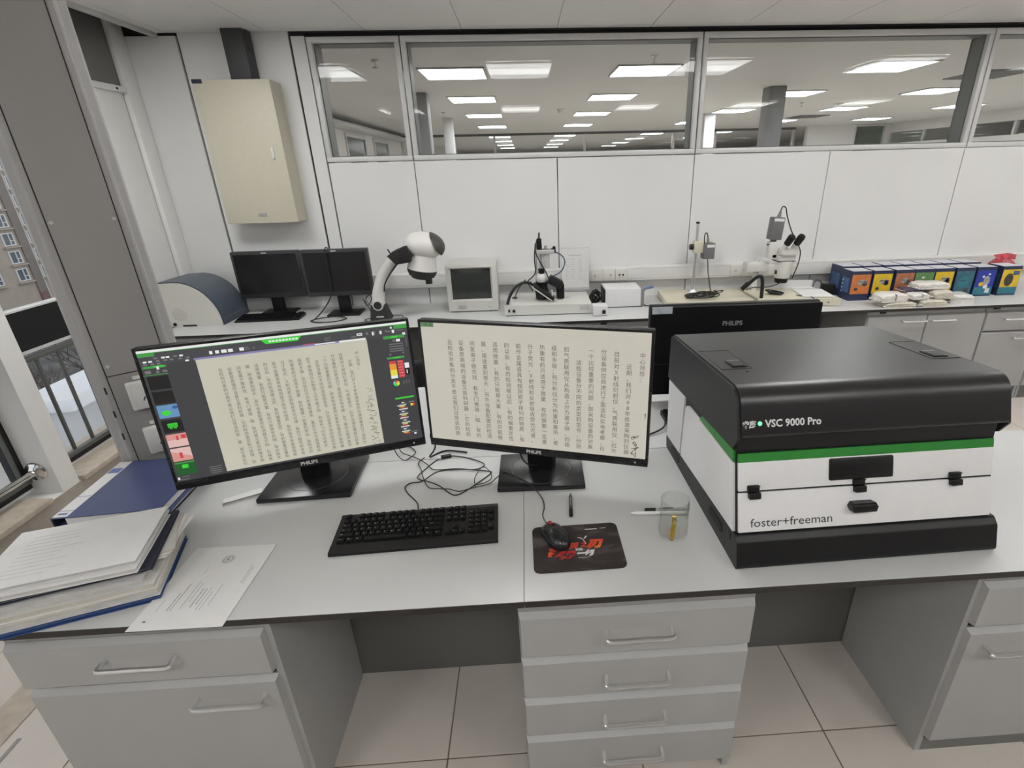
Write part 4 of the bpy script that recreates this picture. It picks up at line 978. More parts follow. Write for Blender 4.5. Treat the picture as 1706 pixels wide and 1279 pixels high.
    MB().rbox(-W+.03, W-.012, -D+.006, D-.01, .0035, h-.006, .002, 1).obj('pages', [PAPER], t)
    MB().box(-W+.001, -W+.040, -D+.004, D-.004, h+.0001, h+.0009).obj('spine_label', [PAPER], t)
    MB().box(-W+.004, -W+.037, D-.075, D-.045, h+.0009, h+.0013).box(-W+.002, -W+.039, -.05, -.048, h+.0009, h+.0013).box(-W+.002, -W+.039, -D+.032, -D+.034, h+.0009, h+.0013).box(-W+.008, -W+.033, -D+.014, -D+.022, h+.0009, h+.0013).obj('label_print', [mat('blue_label_print', (.16,.20,.42), .6)], t)
paper_stack()
# ------------------------------------------------------------------ document examiner (large white and black instrument)
def examiner():
    t = thing('document_examiner', 'large white and black document examination instrument with green stripe', 'instrument', (.497, .988, ZB), math.radians(1.3))
    W = .692
    GR = mat('graphite_hood', (.012, .012, .0135), .35, var=.06, bump=.03, scale=300, spec=.7)
    SIDE = mat('charcoal_hood_side', (.022, .022, .025), .5, var=.05, bump=.04, scale=300)
    DKB = mat('black_base_moulding', (.008, .008, .009), .42, var=.08, spec=.4)
    def rounded(pts, r, n=6):
        out = []; N = len(pts)
        for i, (p, rr) in enumerate(zip(pts, r)):
            a, b, c = Vector(pts[i-1]), Vector(p), Vector(pts[(i+1) % N])
            if rr <= 0: out.append(tuple(b)); continue
            u, v = (a-b).normalized(), (c-b).normalized(); ang = u.angle(v); d = rr/math.tan(ang/2)
            d = min(d, (a-b).length*.48, (c-b).length*.48)
            s, e = b+u*d, b+v*d
            for k in range(n+1):
                q = k/n; out.append(tuple((1-q)**2*s+2*q*(1-q)*b+q*q*e))
        return out
    # base
    base = rounded([(-.006, .0), (.014, .070), (.030, .087), (.64, .044), (.632, .0)], [.012, .02, .015, .006, .01])
    MB().prism(base, 'x', -.002, W+.004, smooth=True).obj('base', [DKB], t)
    fa = math.atan(.29); ca = math.cos(fa)
    MF = Matrix.Translation((0, .031, .088)) @ Matrix.Rotation(-fa, 4, 'X')      # sloped front frame
    zf = lambda z: (z-.088)/ca
    yfr = lambda z: .031+(z-.088)*.29
    # inner body (black gaps show between the white panels)
    body = [(yfr(.08)+.004, .08), (yfr(.31)+.004, .31), (.655, .275), (.640, .05)]
    MB().prism(body, 'x', .004, W-.008).obj('chassis', [MATTEB], t)
    # front panels
    MB().rbox(.0065, W-.012, -.004, .004, zf(.091), zf(.1895), .0015, 2, M=MF).obj('lower_drawer', [VWHITE], t)
    MB().rbox(.0065, W-.012, -.004, .004, zf(.1945), zf(.2655), .0015, 2, M=MF).obj('upper_drawer', [VWHITE], t)
    MB().box(.0065, W-.012, -.004, .004, zf(.2655), zf(.287), M=MF).obj('front_stripe', [GREEN], t)
    for x in (.028, .303, .560):
        o = MB().rbox(x, x+.031, -.014, .002, zf(.206), zf(.2085)+.0, .002, 1, M=MF).rbox(x, x+.030, -.012, .002, zf(.193), zf(.209), .003, M=MF).rbox(x+.002, x+.032, -.016, .002, zf(.176), zf(.1925), .003, M=MF).obj('drawer_catch', [BLACK], t)
    MB().rbox(.240, .408, -.010, .0, zf(.208), zf(.2620), .004, M=MF).obj('viewing_flap', [BLACK], t)
    MB().prism([(.290, zf(.142)), (.296, zf(.130)), (.354, zf(.130)), (.359, zf(.142)), (.352, zf(.153)), (.297, zf(.153))], 'y', -.026, .0, M=MF).rbox(.292, .357, -.028, -.002, zf(.132), zf(.151), .006, 3, M=MF).obj('pull_knob', [BLACK], t)
    g = MB(); text_mb(g, 'foster+freeman', .0315, MF @ plane_M((.036, -.0046, zf(.1035)), (1,0,0), (0,0,1)), 0, fit=.215); g.obj('maker_lettering', [mat('dark_grey_lettering', (.045,.05,.06), .5)], t)
    # white side panels (both sides)
    hb = lambda y: .261+(.652-y)/.57*.034
    for sx, x0, x1 in ((0, -.002, .005), (1, W-.009, W-.002)):
        rear = [(.487, .056), (.479, hb(.479)-.002), (.650, hb(.65)-.002), (.634, .046)]
        MB().prism(rear, 'x', x0, x1).obj('rear_side_panel', [VWHITE], t)
        door = rounded([(.044, .0865), (.474, .0575), (.462, .254), (.0925, .2605)], [.0, .004, .034, .0])
        MB().prism(door, 'x', x0-.001 if sx == 0 else x0, x1 if sx == 0 else x1+.001).obj('side_door', [VWHITE], t)
        MB().prism([(.34, .2590), (.092, .2625), (.097, hb(.097)-.0015), (.32, hb(.32)-.0015)], 'x', x0+.0005, x1).obj('side_stripe', [GREEN], t)
    for y0, y1, z in ((.105, .200, .043), (.482, .575, .028)):
        zc = z
        slot = rounded([(y0, zc-.012), (y1, zc-.015), (y1, zc+.011), (y0, zc+.014)], [.012]*4)
        MB().prism(slot, 'x', -.0035, -.0015).obj('grip_slot', [mat('deep_black', (.004,.004,.004), .6)], t)
    MB().rbox(-.004, .0, .052, .066, .05, .074, .003).obj('side_port', [JOINT], t)
    # hood
    hood = rounded([(.073, .334), (.112, .452), (.656, .424), (.662, .262), (.104, .2965), (.104, .331)], [.012, .058, .02, .006, .004, .002], 10)
    MB().prism(hood, 'x', .004, W+.006, smooth=True).obj('hood', [GR], t)
    sidep = rounded([(.078, .334), (.118, .448), (.654, .420), (.660, .264), (.100, .297)], [.012, .056, .02, .006, .010], 10)
    MB().prism(sidep, 'x', -.004, .0045).obj('hood_side', [SIDE], t); MB().prism(sidep, 'x', W+.0055, W+.012).obj('hood_side', [SIDE], t)
    MB().box(.003, W-.010, .090, .106, .288, .336).obj('hood_recess', [DKB], t)
    # top flaps with latches: lie on the sloping roof
    a = math.atan2(.424-.452, .656-.112); ez = lambda y: .452+(y-.112)*math.tan(a)
    MT = Matrix.Translation((0, 0, ez(0))) @ Matrix.Rotation(a, 4, 'X'); L = MATTEB
    for x0, x1, lx in ((.016, .098, .050), (.612, .690, .624)):
        o = MB().rbox(x0, x1, .262, .432, -.004, .0008, .0005, 1, M=MT).obj('roof_flap', [GR], t)
        MB().box(x0-.0015, x1+.002, .4322, .4352, -.003, .0014, M=MT).box((x1 if x0 < .3 else x0-.0018), (x1+.0018 if x0 < .3 else x0), .262, .432, -.003, .0010, M=MT).box(x0-.0015, x1+.002, .2595, .2615, -.003, .0012, M=MT).obj('flap_gap', [JOINT], o)
        MB().rbox(lx, lx+.042, .272, .328, .0, .0035, .001, 1, M=MT).obj('latch_frame', [BLACK], o)
        MB().rbox(lx+.004, lx+.038, .276, .316, .003, .0048, .001, 1, M=MT).obj('latch', [mat('latch_grey', (.03,.03,.032), .4)], o)
        MB().rbox(lx+.002, lx+.040, .318, .327, .003, .005, .001, 1, M=MT).obj('latch_lip', [mat('dull_steel_lip', (.25,.25,.26), .4, .5)], o)
    MB().cyl(MT @ Vector((.075, .235, .0)), MT @ Vector((.075, .235, .0012)), .004, n=12).obj('roof_screw', [JOINT], t)
    # lettering on the hood face
    fh = math.atan2(.112-.073, .452-.334); MH = Matrix.Translation((0, .073, .334)) @ Matrix.Rotation(-fh, 4, 'X')
    up = .030
    wt = mat('white_lettering', (.86, .86, .86), .5)
    g = MB(); text_mb(g, '睿鹰', .0185, MH @ plane_M((.006, -.0011, up), (1,0,0), (0,0,1)), 0, bold=.0009, fit=.034)
    g.obj('model_lettering', [wt], t); g = MB(); text_mb(g, 'VSC 9000 Pro', .0255, MH @ plane_M((.063, -.0011, up-.001), (1,0,0), (0,0,1)), 0, bold=.0007, fit=.142); g.obj('model_lettering', [wt], t)
    LED = mat('lit_green_led', (.16, .80, .34), .4, emit=.9)
    MB().cyl(MH @ Vector((.0495, -.0020, up+.0085)), MH @ Vector((.0495, .002, up+.0085)), .0052, n=20).obj('status_light', [LED], t)
examiner()
# ================================================================== BACK BENCH
YB0, YB1 = 3.335, 3.998
def back_bench():
    t = worktop('pale grey worktop of the back bench along the panelled wall', -2.45, 6.9, YB0, YB1)
    for x in (-.93, .50, 2.46, 3.29): MB().box(x-.02-2.225, x+.02-2.225, -.331, -.32, -.012, 0).obj('bracket', [BLACK], t)
    Y = YB0+.035
    def cab(label, x0, x1, fronts):
        c = thing('base_cabinet', label, 'cabinet'); cabinet_body(c, x0, x1, Y, 3.97, z0=.112, toe=.004)
        MB().box(x0+.001, x1-.001, Y-.003, Y+.004, .70, .728).obj('top_rail', [CAB], c)
        for nm, a, b, z0, z1, hx, hz in fronts: front(nm, c, a, b, z0, z1, Y-.002, hx, hz)
    cab('pale grey two-door base cabinet under the colourful boxes on the back bench', 2.366, 3.232, [('door', 2.368, 2.799, .112, .698, 2.70, .655), ('door', 2.803, 3.230, .112, .698, 2.912, .655)])
    cab('grey base cabinet with drawer and door at the right end of the back bench', 3.238, 3.672, [('drawer', 3.240, 3.670, .556, .698, 3.455, .643), ('door', 3.240, 3.670, .112, .546, 3.565, .500)])
    cab('grey base cabinet cut by the right picture edge on the back bench', 3.678, 4.54, [('door', 3.680, 4.107, .112, .698, 4.0, .655), ('door', 4.111, 4.538, .112, .698, 4.22, .655)])
    cab('grey base cabinet of the back bench by the corner window', -2.44, -1.30, [('drawer', -2.438, -1.872, .556, .698, -2.15, .64), ('drawer', -1.868, -1.302, .556, .698, -1.58, .64), ('door', -2.438, -1.872, .112, .546, -1.96, .50), ('door', -1.868, -1.302, .112, .546, -1.78, .50)])
    cab('grey base cabinet of the back bench behind the right desk monitor', -.30, 1.05, [('door', -.298, .373, .112, .698, .28, .655), ('door', .377, 1.048, .112, .698, .47, .655)])
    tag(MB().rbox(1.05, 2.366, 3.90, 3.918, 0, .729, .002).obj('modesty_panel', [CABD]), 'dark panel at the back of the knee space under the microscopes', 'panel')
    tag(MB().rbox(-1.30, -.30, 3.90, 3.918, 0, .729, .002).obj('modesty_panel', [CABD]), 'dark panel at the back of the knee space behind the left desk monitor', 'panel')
back_bench()

# ------------------------------------------------------------------ wall things
def wall_things():
    t = thing('electrical_cabinet', 'beige electrical wall cabinet with small handle beside the clerestory window', 'cabinet', (-1.822, 4.0, 1.40))
    W, H = .238, .865
    IV = mat('beige_enamel', (.58, .545, .44), .45, var=.02)
    MB().rbox(-W, W, -.155, 0, .0, H, .004).obj('box', [IV], t)
    MB().rbox(-W-.002, W+.002, -.172, -.156, -.002, H+.002, .004).obj('door', [IV], t)
    MB().rbox(.158, .176, -.180, -.171, .40, .475, .006).rbox(.160, .174, -.190, -.179, .40, .42, .004).obj('handle', [WPLAST], t)
    MB().box(-.02, .037, -.1735, -.1718, .040, .062).obj('name_plate', [mat('grey_plate', (.35,.34,.32), .5, var=.3, scale=120)], t)
    MB().rbox(-W-.0, -W+.062, -.1745, -.171, H-.018, H+.006, .001).obj('blue_tag', [NAVYD], t)
    o = thing('cable_conduit', 'dark grey conduit from the electrical cabinet up into the ceiling', 'conduit', (-1.775, 4.0, 2.268))
    DG = mat('dark_grey_conduit', (.045, .045, .048), .5, var=.1)
    MB().rbox(-.066, .066, -.12, 0, 0, ZC-2.268+.004, .004).obj('duct', [DG], o)
    MB().rbox(.052, .074, -.085, -.02, .17, ZC-2.268+.004, .003).obj('duct_side', [DG], o)
    # sockets in the trunking
    def sock(x, label, holes):
        s = thing('wall_socket', label, 'socket', (x, 3.9375, .936), 0, 'sockets along the back trunking')
        MB().rbox(-.045, .045, -.008, 0, -.043, .043, .003).obj('plate', [CREAM], s)
        m = MB()
        for hx in holes: m.rbox(hx-.007, hx+.007, -.0086, -.0075, -.008, .006, .002, 1)
        for hx in holes: m.box(hx-.004, hx-.0025, -.0086, -.0078, -.024, -.016); m.box(hx+.0025, hx+.004, -.0086, -.0078, -.024, -.016)
        m.obj('holes', [JOINT if len(holes) == 2 else mat('pale_socket_hole', (.35,.34,.33), .6)], s)
    sock(.515, 'cream wall socket right of the standing notice', [0.0]); sock(.625, 'plain cream wall socket in the middle of three on the trunking', [0.012]); sock(.72, 'wall socket with two dark round outlets on the trunking', [-.014, .014])
    sock(-1.09, 'cream wall socket right of the dark monitors', [0])
    sock(1.62, 'cream wall socket half hidden behind the stereo microscope', [0]); sock(1.72, 'blank cream wall socket next to the microscope arm', [0])
wall_things()

# ------------------------------------------------------------------ things on the back bench, left to right
def scanner():
    t = thing('spectrum_imager', 'white curved cabinet instrument with dark blue hood on the back bench', 'instrument', (-2.29, 3.56, ZB))
    PL = mat('warm_white_casing', (.62, .61, .56), .45, var=.015); BL = mat('slate_blue_hood', (.085, .105, .135), .38, var=.04)
    # side profile facing the viewer: x from -.21 to .16, quarter arch towards +x
    arch = [(-.205, .0), (-.205, .298)]+[(-.10+.26*math.sin(a), .02+.281*math.cos(a)) for a in [PI/2*i/14 for i in range(0, 15)]]+[(.162, .0)]
    MB().prism(arch, 'y', 0, .012).obj('front_shell', [PL], t)
    inner = [(x*.985, z*.985) for x, z in arch]
    MB().prism(inner, 'y', .012, .02).obj('shadow_gap', [JOINT], t)
    hood = [(-.205, .0), (-.205, .303)]+[(-.10+.262*math.sin(a), .02+.288*math.cos(a)) for a in [PI/2*i/14 for i in range(0, 15)]]+[(.164, .0)]
    MB().prism(hood, 'y', .02, .36, smooth=True).obj('hood', [BL], t)
    MB().prism([(x*1.0, z) for x, z in ((.158, .012), (.168, .012), (.166, .040), (.156, .060))], 'y', .02, .36).obj('hood_lip', [BL], t)
    m = MB()
    for i in range(11):
        for j in range(12):
            x, z = -.150+.009*i, .045+.0075*j
            u, v = (x+.11)/.05, (z-.083)/.045
            if abs(u)*.75+abs(v)*.75 < 1 : m.cyl((x, .0, z), (x, -.0006, z), .0022, n=6)
    m.obj('speaker_holes', [mat('soft_grey_hole', (.30,.29,.26), .7)], t)
    MB().cyl((-.155, .001, .020), (-.155, -.004, .020), .012, n=14).obj('rubber_foot', [BLACK], t); MB().box(-.105, -.012, -.0012, .004, .002, .014).obj('vent_slot', [JOINT], t)
scanner()
def back_monitor(label, x, y, z0, w, h, rz):
    t = thing('monitor', label, 'monitor', (x, y, ZB), math.radians(rz), 'dark monitors on the back bench')
    hd = MB().rbox(-w/2, w/2, -.02, .03, z0-ZB, z0-ZB+h, .006).obj('housing', [mat('dark_grey_casing', (.03,.03,.032), .45)], t)
    MB().box(-w/2+.018, w/2-.018, -.0215, -.0195, z0-ZB+.032, z0-ZB+h-.02).obj('screen', [mat('dark_screen', (.010,.010,.011), .22, var=.05)], hd)
    MB().box(-.018, .018, -.0218, -.02, z0-ZB+h-.014, z0-ZB+h-.007).obj('logo', [LOGO], hd)
    MB().rbox(-.042, .042, .015, .05, .008, z0-ZB+.08, .006).obj('neck', [BLACK], t); MB().rbox(-.115, .115, -.055, .115, 0, .014, .004).obj('base_plate', [BLACK], t)
back_monitor('left of two dark switched-off monitors side by side on the back bench', -1.873, 3.85, .874, .470, .332, 1)
back_monitor('right of two dark switched-off monitors side by side on the back bench', -1.350, 3.745, .893, .462, .326, 2)
def back_cables():
    def cab(label, pts, r=.004): tag(MB().tube(pts, r, n=6).obj('cable', [CABLE]), label, 'cable')
    z = ZB+.005
    z = ZB+.008
    cab('thick black cable hung over the right dark monitor and coiled on the bench', [(-1.385,3.74,1.226),(-1.39,3.703,1.232),(-1.395,3.699,1.16),(-1.40,3.698,1.0),(-1.41,3.69,.90),(-1.46,3.66,.82),(-1.52,3.62,z),(-1.53,3.56,z),(-1.46,3.52,z),(-1.35,3.53,z),(-1.29,3.58,z+.004),(-1.36,3.63,z+.008),(-1.45,3.62,z+.006),(-1.51,3.58,z+.006)])
    cab('thin black cable running from the dark monitor to the magnifier foot', [(-1.22,3.82,.83),(-1.19,3.80,.78),(-1.15,3.72,z),(-1.10,3.66,z),(-.98,3.64,z),(-.91,3.62,z),(-.90,3.56,z),(-.95,3.52,z),(-1.0,3.50,z)], .0028)
    cab('thin black cable sticking out left of the magnifier foot', [(-1.06,3.58,z),(-1.13,3.57,z),(-1.15,3.53,z),(-1.10,3.49,z),(-1.03,3.47,z)], .0028)
    cab('knotted thin black cable behind the right dark monitor', [(-1.225,3.80,.85),(-1.20,3.79,.80),(-1.17,3.77,.82),(-1.15,3.77,.86),(-1.17,3.78,.88),(-1.20,3.79,.84),(-1.16,3.79,.79),(-1.13,3.80,.82),(-1.12,3.82,z)], .0028)
    cab('black cable lying between the white box and the copy stand', [(.83,3.66,.80),(.85,3.66,z),(.90,3.64,z),(.96,3.63,z),(1.0,3.58,z),(1.03,3.50,z)], .004)
    def coil(label, cx, cy, r, n, zz, seed):
        rnd = random.Random(seed); pts = []
        for k in range(n):
            ox, oy, sx, sy, tz, ph = rnd.uniform(-.4, .4)*r, rnd.uniform(-.3, .3)*r, rnd.uniform(.7, 1.25)*r, rnd.uniform(.45, .8)*r, rnd.uniform(.1, .5)*r, rnd.uniform(0, 2*PI)
            for i in range(9):
                a_ = ph+2*PI*i/9; pts.append((cx+ox+sx*math.cos(a_), cy+oy+sy*math.sin(a_), zz+.004+tz*(.5+.5*math.sin(a_+seed))*(1 if k % 2 else .25)))
        tag(MB().tube(pts, .0036, n=5, sub=3).obj('cable_coil', [CABLE]), label, 'cable')
    coil('loose coil of black camera cable on the copy stand board', 1.285, 3.675, .115, 6, .803, 2)
    coil('small bundle of black cable on the stereo microscope base', 1.83, 3.66, .05, 5, .809, 5)
    for k in range(4):
        pass
    m = MB(); rnd = random.Random(11)
    for k in range(9):
        cx, cz = .493+rnd.uniform(-.012, .012), .80+rnd.uniform(-.01, .045); r = rnd.uniform(.025, .045)
        m.tube([(cx+r*.8*math.cos(a), 3.74+rnd.uniform(-.03, .03), cz+r*math.sin(a)) for a in [2*PI*i/9 for i in range(10)]], .005, n=5, sub=3)
    tag(m.obj('cable_bundle', [CABLE]), 'dense bundle of black power cables left of the white box', 'cable')
back_cables()
def magnifier():
    t = thing('stereo_magnifier', 'white curved-arm inspection magnifier with egg-shaped viewing head', 'magnifier', (-1.04, 3.56, ZB))
    Wm = mat('warm_white_shell', (.70, .69, .66), .35, var=.01); DK = mat('dark_charcoal_plastic', (.022, .022, .022), .5, var=.08)
    MB().add([(-.066,-.05,0),(.066,-.05,0),(.066,.07,0),(-.066,.07,0),(-.054,-.03,.105),(.038,-.03,.105),(.038,.05,.105),(-.054,.05,.105)], [(0,1,2,3),(7,6,5,4),(0,4,5,1),(1,5,6,2),(2,6,7,3),(3,7,4,0)]).obj('foot', [DK], t)
    MB().box(-.020, .030, -.050, -.042, .028, .036).obj('foot_badge', [LOGO], t)
    P = [(-.004, .108), (-.004, .15), (.012, .215), (.048, .295), (.098, .364), (.150, .419)]
    arm = MB().tube([(x, .01, z) for x, z in P], .04, n=18, sub=6, rs=[.041, .042, .041, .041, .038, .034]).obj('arm', [Wm], t)
    MB().cyl((-.002, -.020, .110), (-.002, -.040, .110), .038, .036, n=28).obj('pivot_ring', [Wm], arm); MB().cyl((-.002, -.035, .110), (-.002, -.044, .110), .027, n=28).obj('pivot_cap', [DK], arm)
    MB().tube([(.050, -.01, .20), (.062, -.015, .25), (.10, -.015, .31), (.165, -.012, .385)], .005, n=6).obj('arm_cable', [CABLE], arm)
    j = MB().prism([(.124,.448),(.175,.392),(.222,.398),(.268,.404),(.277,.466),(.253,.510),(.205,.492),(.156,.470)], 'y', -.098, .055).obj('bellows_joint', [DK], t)
    m = MB()
    for k in range(6):
        x = .172+.017*k; m.rbox(-.004, .004, -.104, .062, -.055+.003*k, .030+.004*k, .003, M=Matrix.Translation((x, 0, .448+.001*k)) @ Matrix.Rotation(math.radians(-20+3*k), 4, 'Y'))
    m.obj('bellows_rib', [DK], j); MB().cyl((.150, -.09, .462), (.134, -.095, .493), .005, n=8).obj('lever', [DK], j)
    def egg(ax, ay, az, cut=None):
        bm = bmesh.new(); bmesh.ops.create_uvsphere(bm, u_segments=36, v_segments=24, radius=1)
        for v in bm.verts: v.co = Vector((v.co.x*ax*(1.0 if v.co.x > 0 else 1.08), v.co.y*ay, v.co.z*az))
        if cut: bmesh.ops.bisect_plane(bm, geom=bm.verts[:]+bm.edges[:]+bm.faces[:], plane_co=cut[0], plane_no=cut[1], clear_inner=True)
        return bm
    Mh = Matrix.Translation((.348, .01, .494)) @ Matrix.Rotation(math.radians(8), 4, 'Y')
    head = MB().bm(egg(.122, .105, .092), M=Mh, smooth=True).obj('head_shell', [Wm], t)
    MB().bm(egg(.137, .110, .099, (Vector((.072, 0, .03)), Vector((.86, 0, .50)))), M=Mh @ Matrix.Translation((.006, 0, .0)), smooth=True).obj('viewing_hood', [mat('olive_grey_hood', (.06,.06,.05), .5)], head)
    Mr = Matrix.Translation((.337, .01, .420)) @ Matrix.Rotation(math.radians(11), 4, 'Y')
    MB().lathe([(.080, .055), (.084, .02), (.089, -.02), (.101, -.082), (.0, -.082)], M=Mr, n=32).obj('head_neck', [Wm], head)
    MB().lathe([(.101, -.080), (.098, -.098), (.085, -.125), (.072, -.128), (.066, -.142), (.0, -.142)], M=Mr, n=32).obj('lamp_ring', [DK], head)
    MB().cyl((.357, .01, .29), (.357, .01, .24), .023, n=20).obj('objective', [DK], head)
magnifier()
def crt():
    t = thing('crt_monitor', 'small cream crt video monitor with dark screen on the back bench', 'monitor', (-.404, 3.68, ZB))
    CR = mat('cream_casing', (.60, .60, .56), .5, var=.015)
    W, H = .180, .337
    MB().add([(-W,0,.008),(W,0,.008),(W,0,H),(-W,0,H),(-W+.004,.31,.008),(W-.004,.31,.008),(W-.004,.31,H+.002),(-W+.004,.31,H+.002)], [(4,5,6,7)[::-1],(0,4,7,3),(1,2,6,5),(3,7,6,2),(0,1,5,4)]).obj('case', [CR], t)
    x0, x1, z0, z1 = -.158, .146, .080, .322
    b = MB(); b.add([(-W,0,.008),(W,0,.008),(W,0,H),(-W,0,H),(x0,-.004,z0),(x1,-.004,z0),(x1,-.004,z1),(x0,-.004,z1),(x0+.012,.018,z0+.012),(x1-.012,.018,z0+.012),(x1-.012,.018,z1-.012),(x0+.012,.018,z1-.012)],
          [(0,1,5,4),(1,2,6,5),(2,3,7,6),(3,0,4,7),(4,5,9,8),(5,6,10,9),(6,7,11,10),(7,4,8,11)]); b.obj('bezel', [CR], t)
    g = MB(); n = 8; vs = []; fs = []
    for i in range(n+1):
        for k in range(n+1):
            u, v = i/n, k/n; x = x0+.012+(x1-x0-.024)*u; z = z0+.012+(z1-z0-.024)*v; vs.append((x, .018-.014*(1-(2*u-1)**2)*(1-(2*v-1)**2)**.5, z))
    for i in range(n):
        for k in range(n): a_ = i*(n+1)+k; fs.append((a_, a_+n+1, a_+n+2, a_+1))
    g.add(vs, fs, 0, True); g.obj('screen', [mat('dark_green_crt_glass', (.040,.044,.041), .22, var=.08)], t)
    m = MB()
    for k in range(5): m.rbox(-.110+.013*k, -.100+.013*k, -.005, .001, .026, .052, .001, 1)
    m.obj('control_buttons', [mat('grey_button', (.42,.42,.40), .5)], t); MB().box(-.018, .018, -.0025, .001, .068, .076).obj('badge', [mat('dark_badge', (.15,.15,.15), .4)], t); MB().rbox(.105, .135, -.004, .001, .03, .046, .002).obj('power_button', [mat('mint_button', (.50,.56,.50), .5)], t)
    for sx in (-.14, .14): MB().rbox(sx-.03, sx+.03, .01, .29, 0, .009, .002).obj('foot', [BLACK], t)
crt()
def comparator():
    t = thing('video_microscope', 'video microscope on a wide cream light-box base with black gooseneck', 'microscope', (.132, 3.52, ZB))
    CR = mat('cream_casing', (.60,.60,.56), .5); DK = MATTEB
    W = .306
    MB().add([(-W,0,.006),(W,-.012,.006),(W,-.012,.072),(-W,.0,.076),(-W+.04,.36,.006),(W-.0,.32,.006),(W-.0,.32,.084),(-W+.04,.36,.084)], [(0,1,2,3),(3,2,6,7),(1,5,6,2),(4,0,3,7),(5,4,7,6),(1,0,4,5)]).obj('light_box', [CR], t)
    MB().box(-W+.01, W-.01, .0, .30, 0, .0065).obj('base_foot', [BLACK], t)
    MB().cyl((-W+.065, .002, .038), (-W+.065, -.012, .038), .0105, n=18).obj('socket_ring', [BLACK], t); MB().rbox(-W+.025, -W+.038, -.004, .004, .028, .048, .002).obj('switch', [BLACK], t)
    MB().box(W-.085, W-.015, -.0125, -.009, .03, .066).obj('rating_label', [mat('grey_label', (.48,.48,.46), .6)], t)
    MB().tube([(-W+.02, .03, .076), (-W+.045, .05, .14), (-W+.085, .07, .19), (-W+.14, .09, .215), (-W+.19, .11, .205), (-W+.225, .12, .165)], .0105, n=10).obj('gooseneck', [DK], t)
    # tilted mirror plate
    Mp = Matrix.Translation((-.035, .10, .135)) @ Matrix.Rotation(math.radians(37), 4, 'Y')
    MB().rbox(-.085, .085, -.05, .05, -.004, .004, .002, M=Mp).obj('mirror_plate', [CR], t)
    MB().rbox(-.085, .088, -.05, .05, .0045, .026, .004, M=Mp).obj('mirror_housing', [DK], t)
    MB().rbox(.030, .040, .08, .12, .09, .15, .002).obj('mirror_clip', [WPLAST], t)
    # column, optics
    c = MB().cyl((-.07, .20, .084), (-.07, .20, .47), .0105, n=14).obj('column', [STEEL], t)
    MB().cyl((.0, .17, .30), (.0, .17, .43), .028, .030, n=20).obj('optic_tube', [mat('grey_white_metal', (.55,.55,.54), .35, .2)], t)
    MB().cyl((-.035, .165, .22), (-.035, .165, .40), .020, n=18).obj('zoom_tube', [STEEL], t)
    MB().lathe([(0, .30), (.020, .30), (.024, .27), (.034, .255), (.040, .235), (.038, .215), (.030, .200), (0, .200)], c=(-.035, .155, 0), n=24).obj('lens_ring', [WPLAST], t)
    MB().cyl((-.035, .15, .262), (-.035, .15, .30), .023, n=16).obj('zoom_grip', [BLACK], t); MB().cyl((-.035, .155, .165), (-.035, .155, .205), .040, .043, n=24).obj('ring_light', [BLACK], t)
    MB().lathe([(0, 0), (.045, 0), (.050, .05), (.038, .09), (0, .09)], c=(-.035, .16, .085), n=20).obj('lamp_shroud', [DK], t)
    MB().rbox(-.06, .06, .13, .19, .40, .43, .005).obj('camera_bracket', [mat('grey_white_metal', (.55,.55,.54), .35, .2)], t)
    MB().cyl((-.045, .16, .43), (-.045, .16, .505), .020, .017, n=16).cyl((-.045, .16, .505), (-.043, .16, .545), .007, .005, n=10).obj('camera', [BLACK], t)
    MB().cyl((.0, .17, .43), (.0, .17, .455), .011, n=12).obj('adjusting_screw', [STEEL], t)
    MB().cyl((.03, .16, .415), (.055, .155, .43), .013, n=12).rbox(.048, .07, .14, .17, .405, .45, .006).obj('focus_knob', [BLACK], t)
    MB().tube([(.03, .165, .41), (.08, .16, .405), (.125, .15, .37), (.13, .15, .32), (.10, .15, .27), (.03, .15, .235)], .005, n=8).obj('blue_cable', [mat('blue_grey_cable', (.08,.13,.17), .4)], t)
    MB().tube([(-.06, .15, .50), (-.075, .14, .43), (-.05, .13, .36), (-.01, .125, .29), (.02, .13, .22)], .004, n=6).tube([(-.07, .15, .47), (-.082, .15, .38), (-.078, .15, .28), (-.10, .16, .24), (-.135, .18, .20), (-.10, .20, .13)], .004, n=6).obj('camera_cable', [CABLE], t)
    Ml = Matrix.Translation((.065, .13, .205)) @ Matrix.Rotation(math.radians(28), 4, 'Y')
    MB().rbox(-.055, .045, -.035, .035, -.030, .028, .006, M=Ml).obj('side_lamp', [DK], t); MB().rbox(.07, .125, .12, .20, .086, .19, .008).obj('lamp_power_unit', [BLACK], t)
    MB().tube([(-.15, .20, .215), (-.19, .2, .17), (-.215, .2, .13), (-.235, .19, .088)], .004, n=6).cyl((-.235, .19, .085), (-.235, .19, .09), .02, n=12).obj('probe_arm', [CABLE], t)
comparator()
def notice():
    t = thing('notice_stand', 'white printed notice sheet in a clear acrylic stand on the back bench', 'notice', (.359, 3.885, ZB+.084))
    MB().rbox(-.106, .106, -.002, .002, .02, .325, .001, 1).obj('acrylic_plate', [mat('frosted_acrylic', (.62,.62,.62), .2)], t)
    MB().rbox(-.110, .110, -.035, .04, 0, .022, .003).obj('foot', [mat('grey_acrylic_foot', (.40,.40,.40), .25)], t)
    MB().box(-.103, .103, -.0032, -.0022, .024, .318).obj('sheet', [PAPER], t)
    m = MB(); m.box(-.05, .045, -.0038, -.0032, .265, .269)
    rnd = random.Random(3)
    for k in range(9):
        z = .235-.018*k
        for x in (-.065, -.02, .035): m.box(x-rnd.uniform(.006, .012), x+rnd.uniform(.008, .02), -.0038, -.0032, z, z+.0022)
    m.obj('print', [mat('pale_print', (.42,.42,.42), .8)], t)
notice()
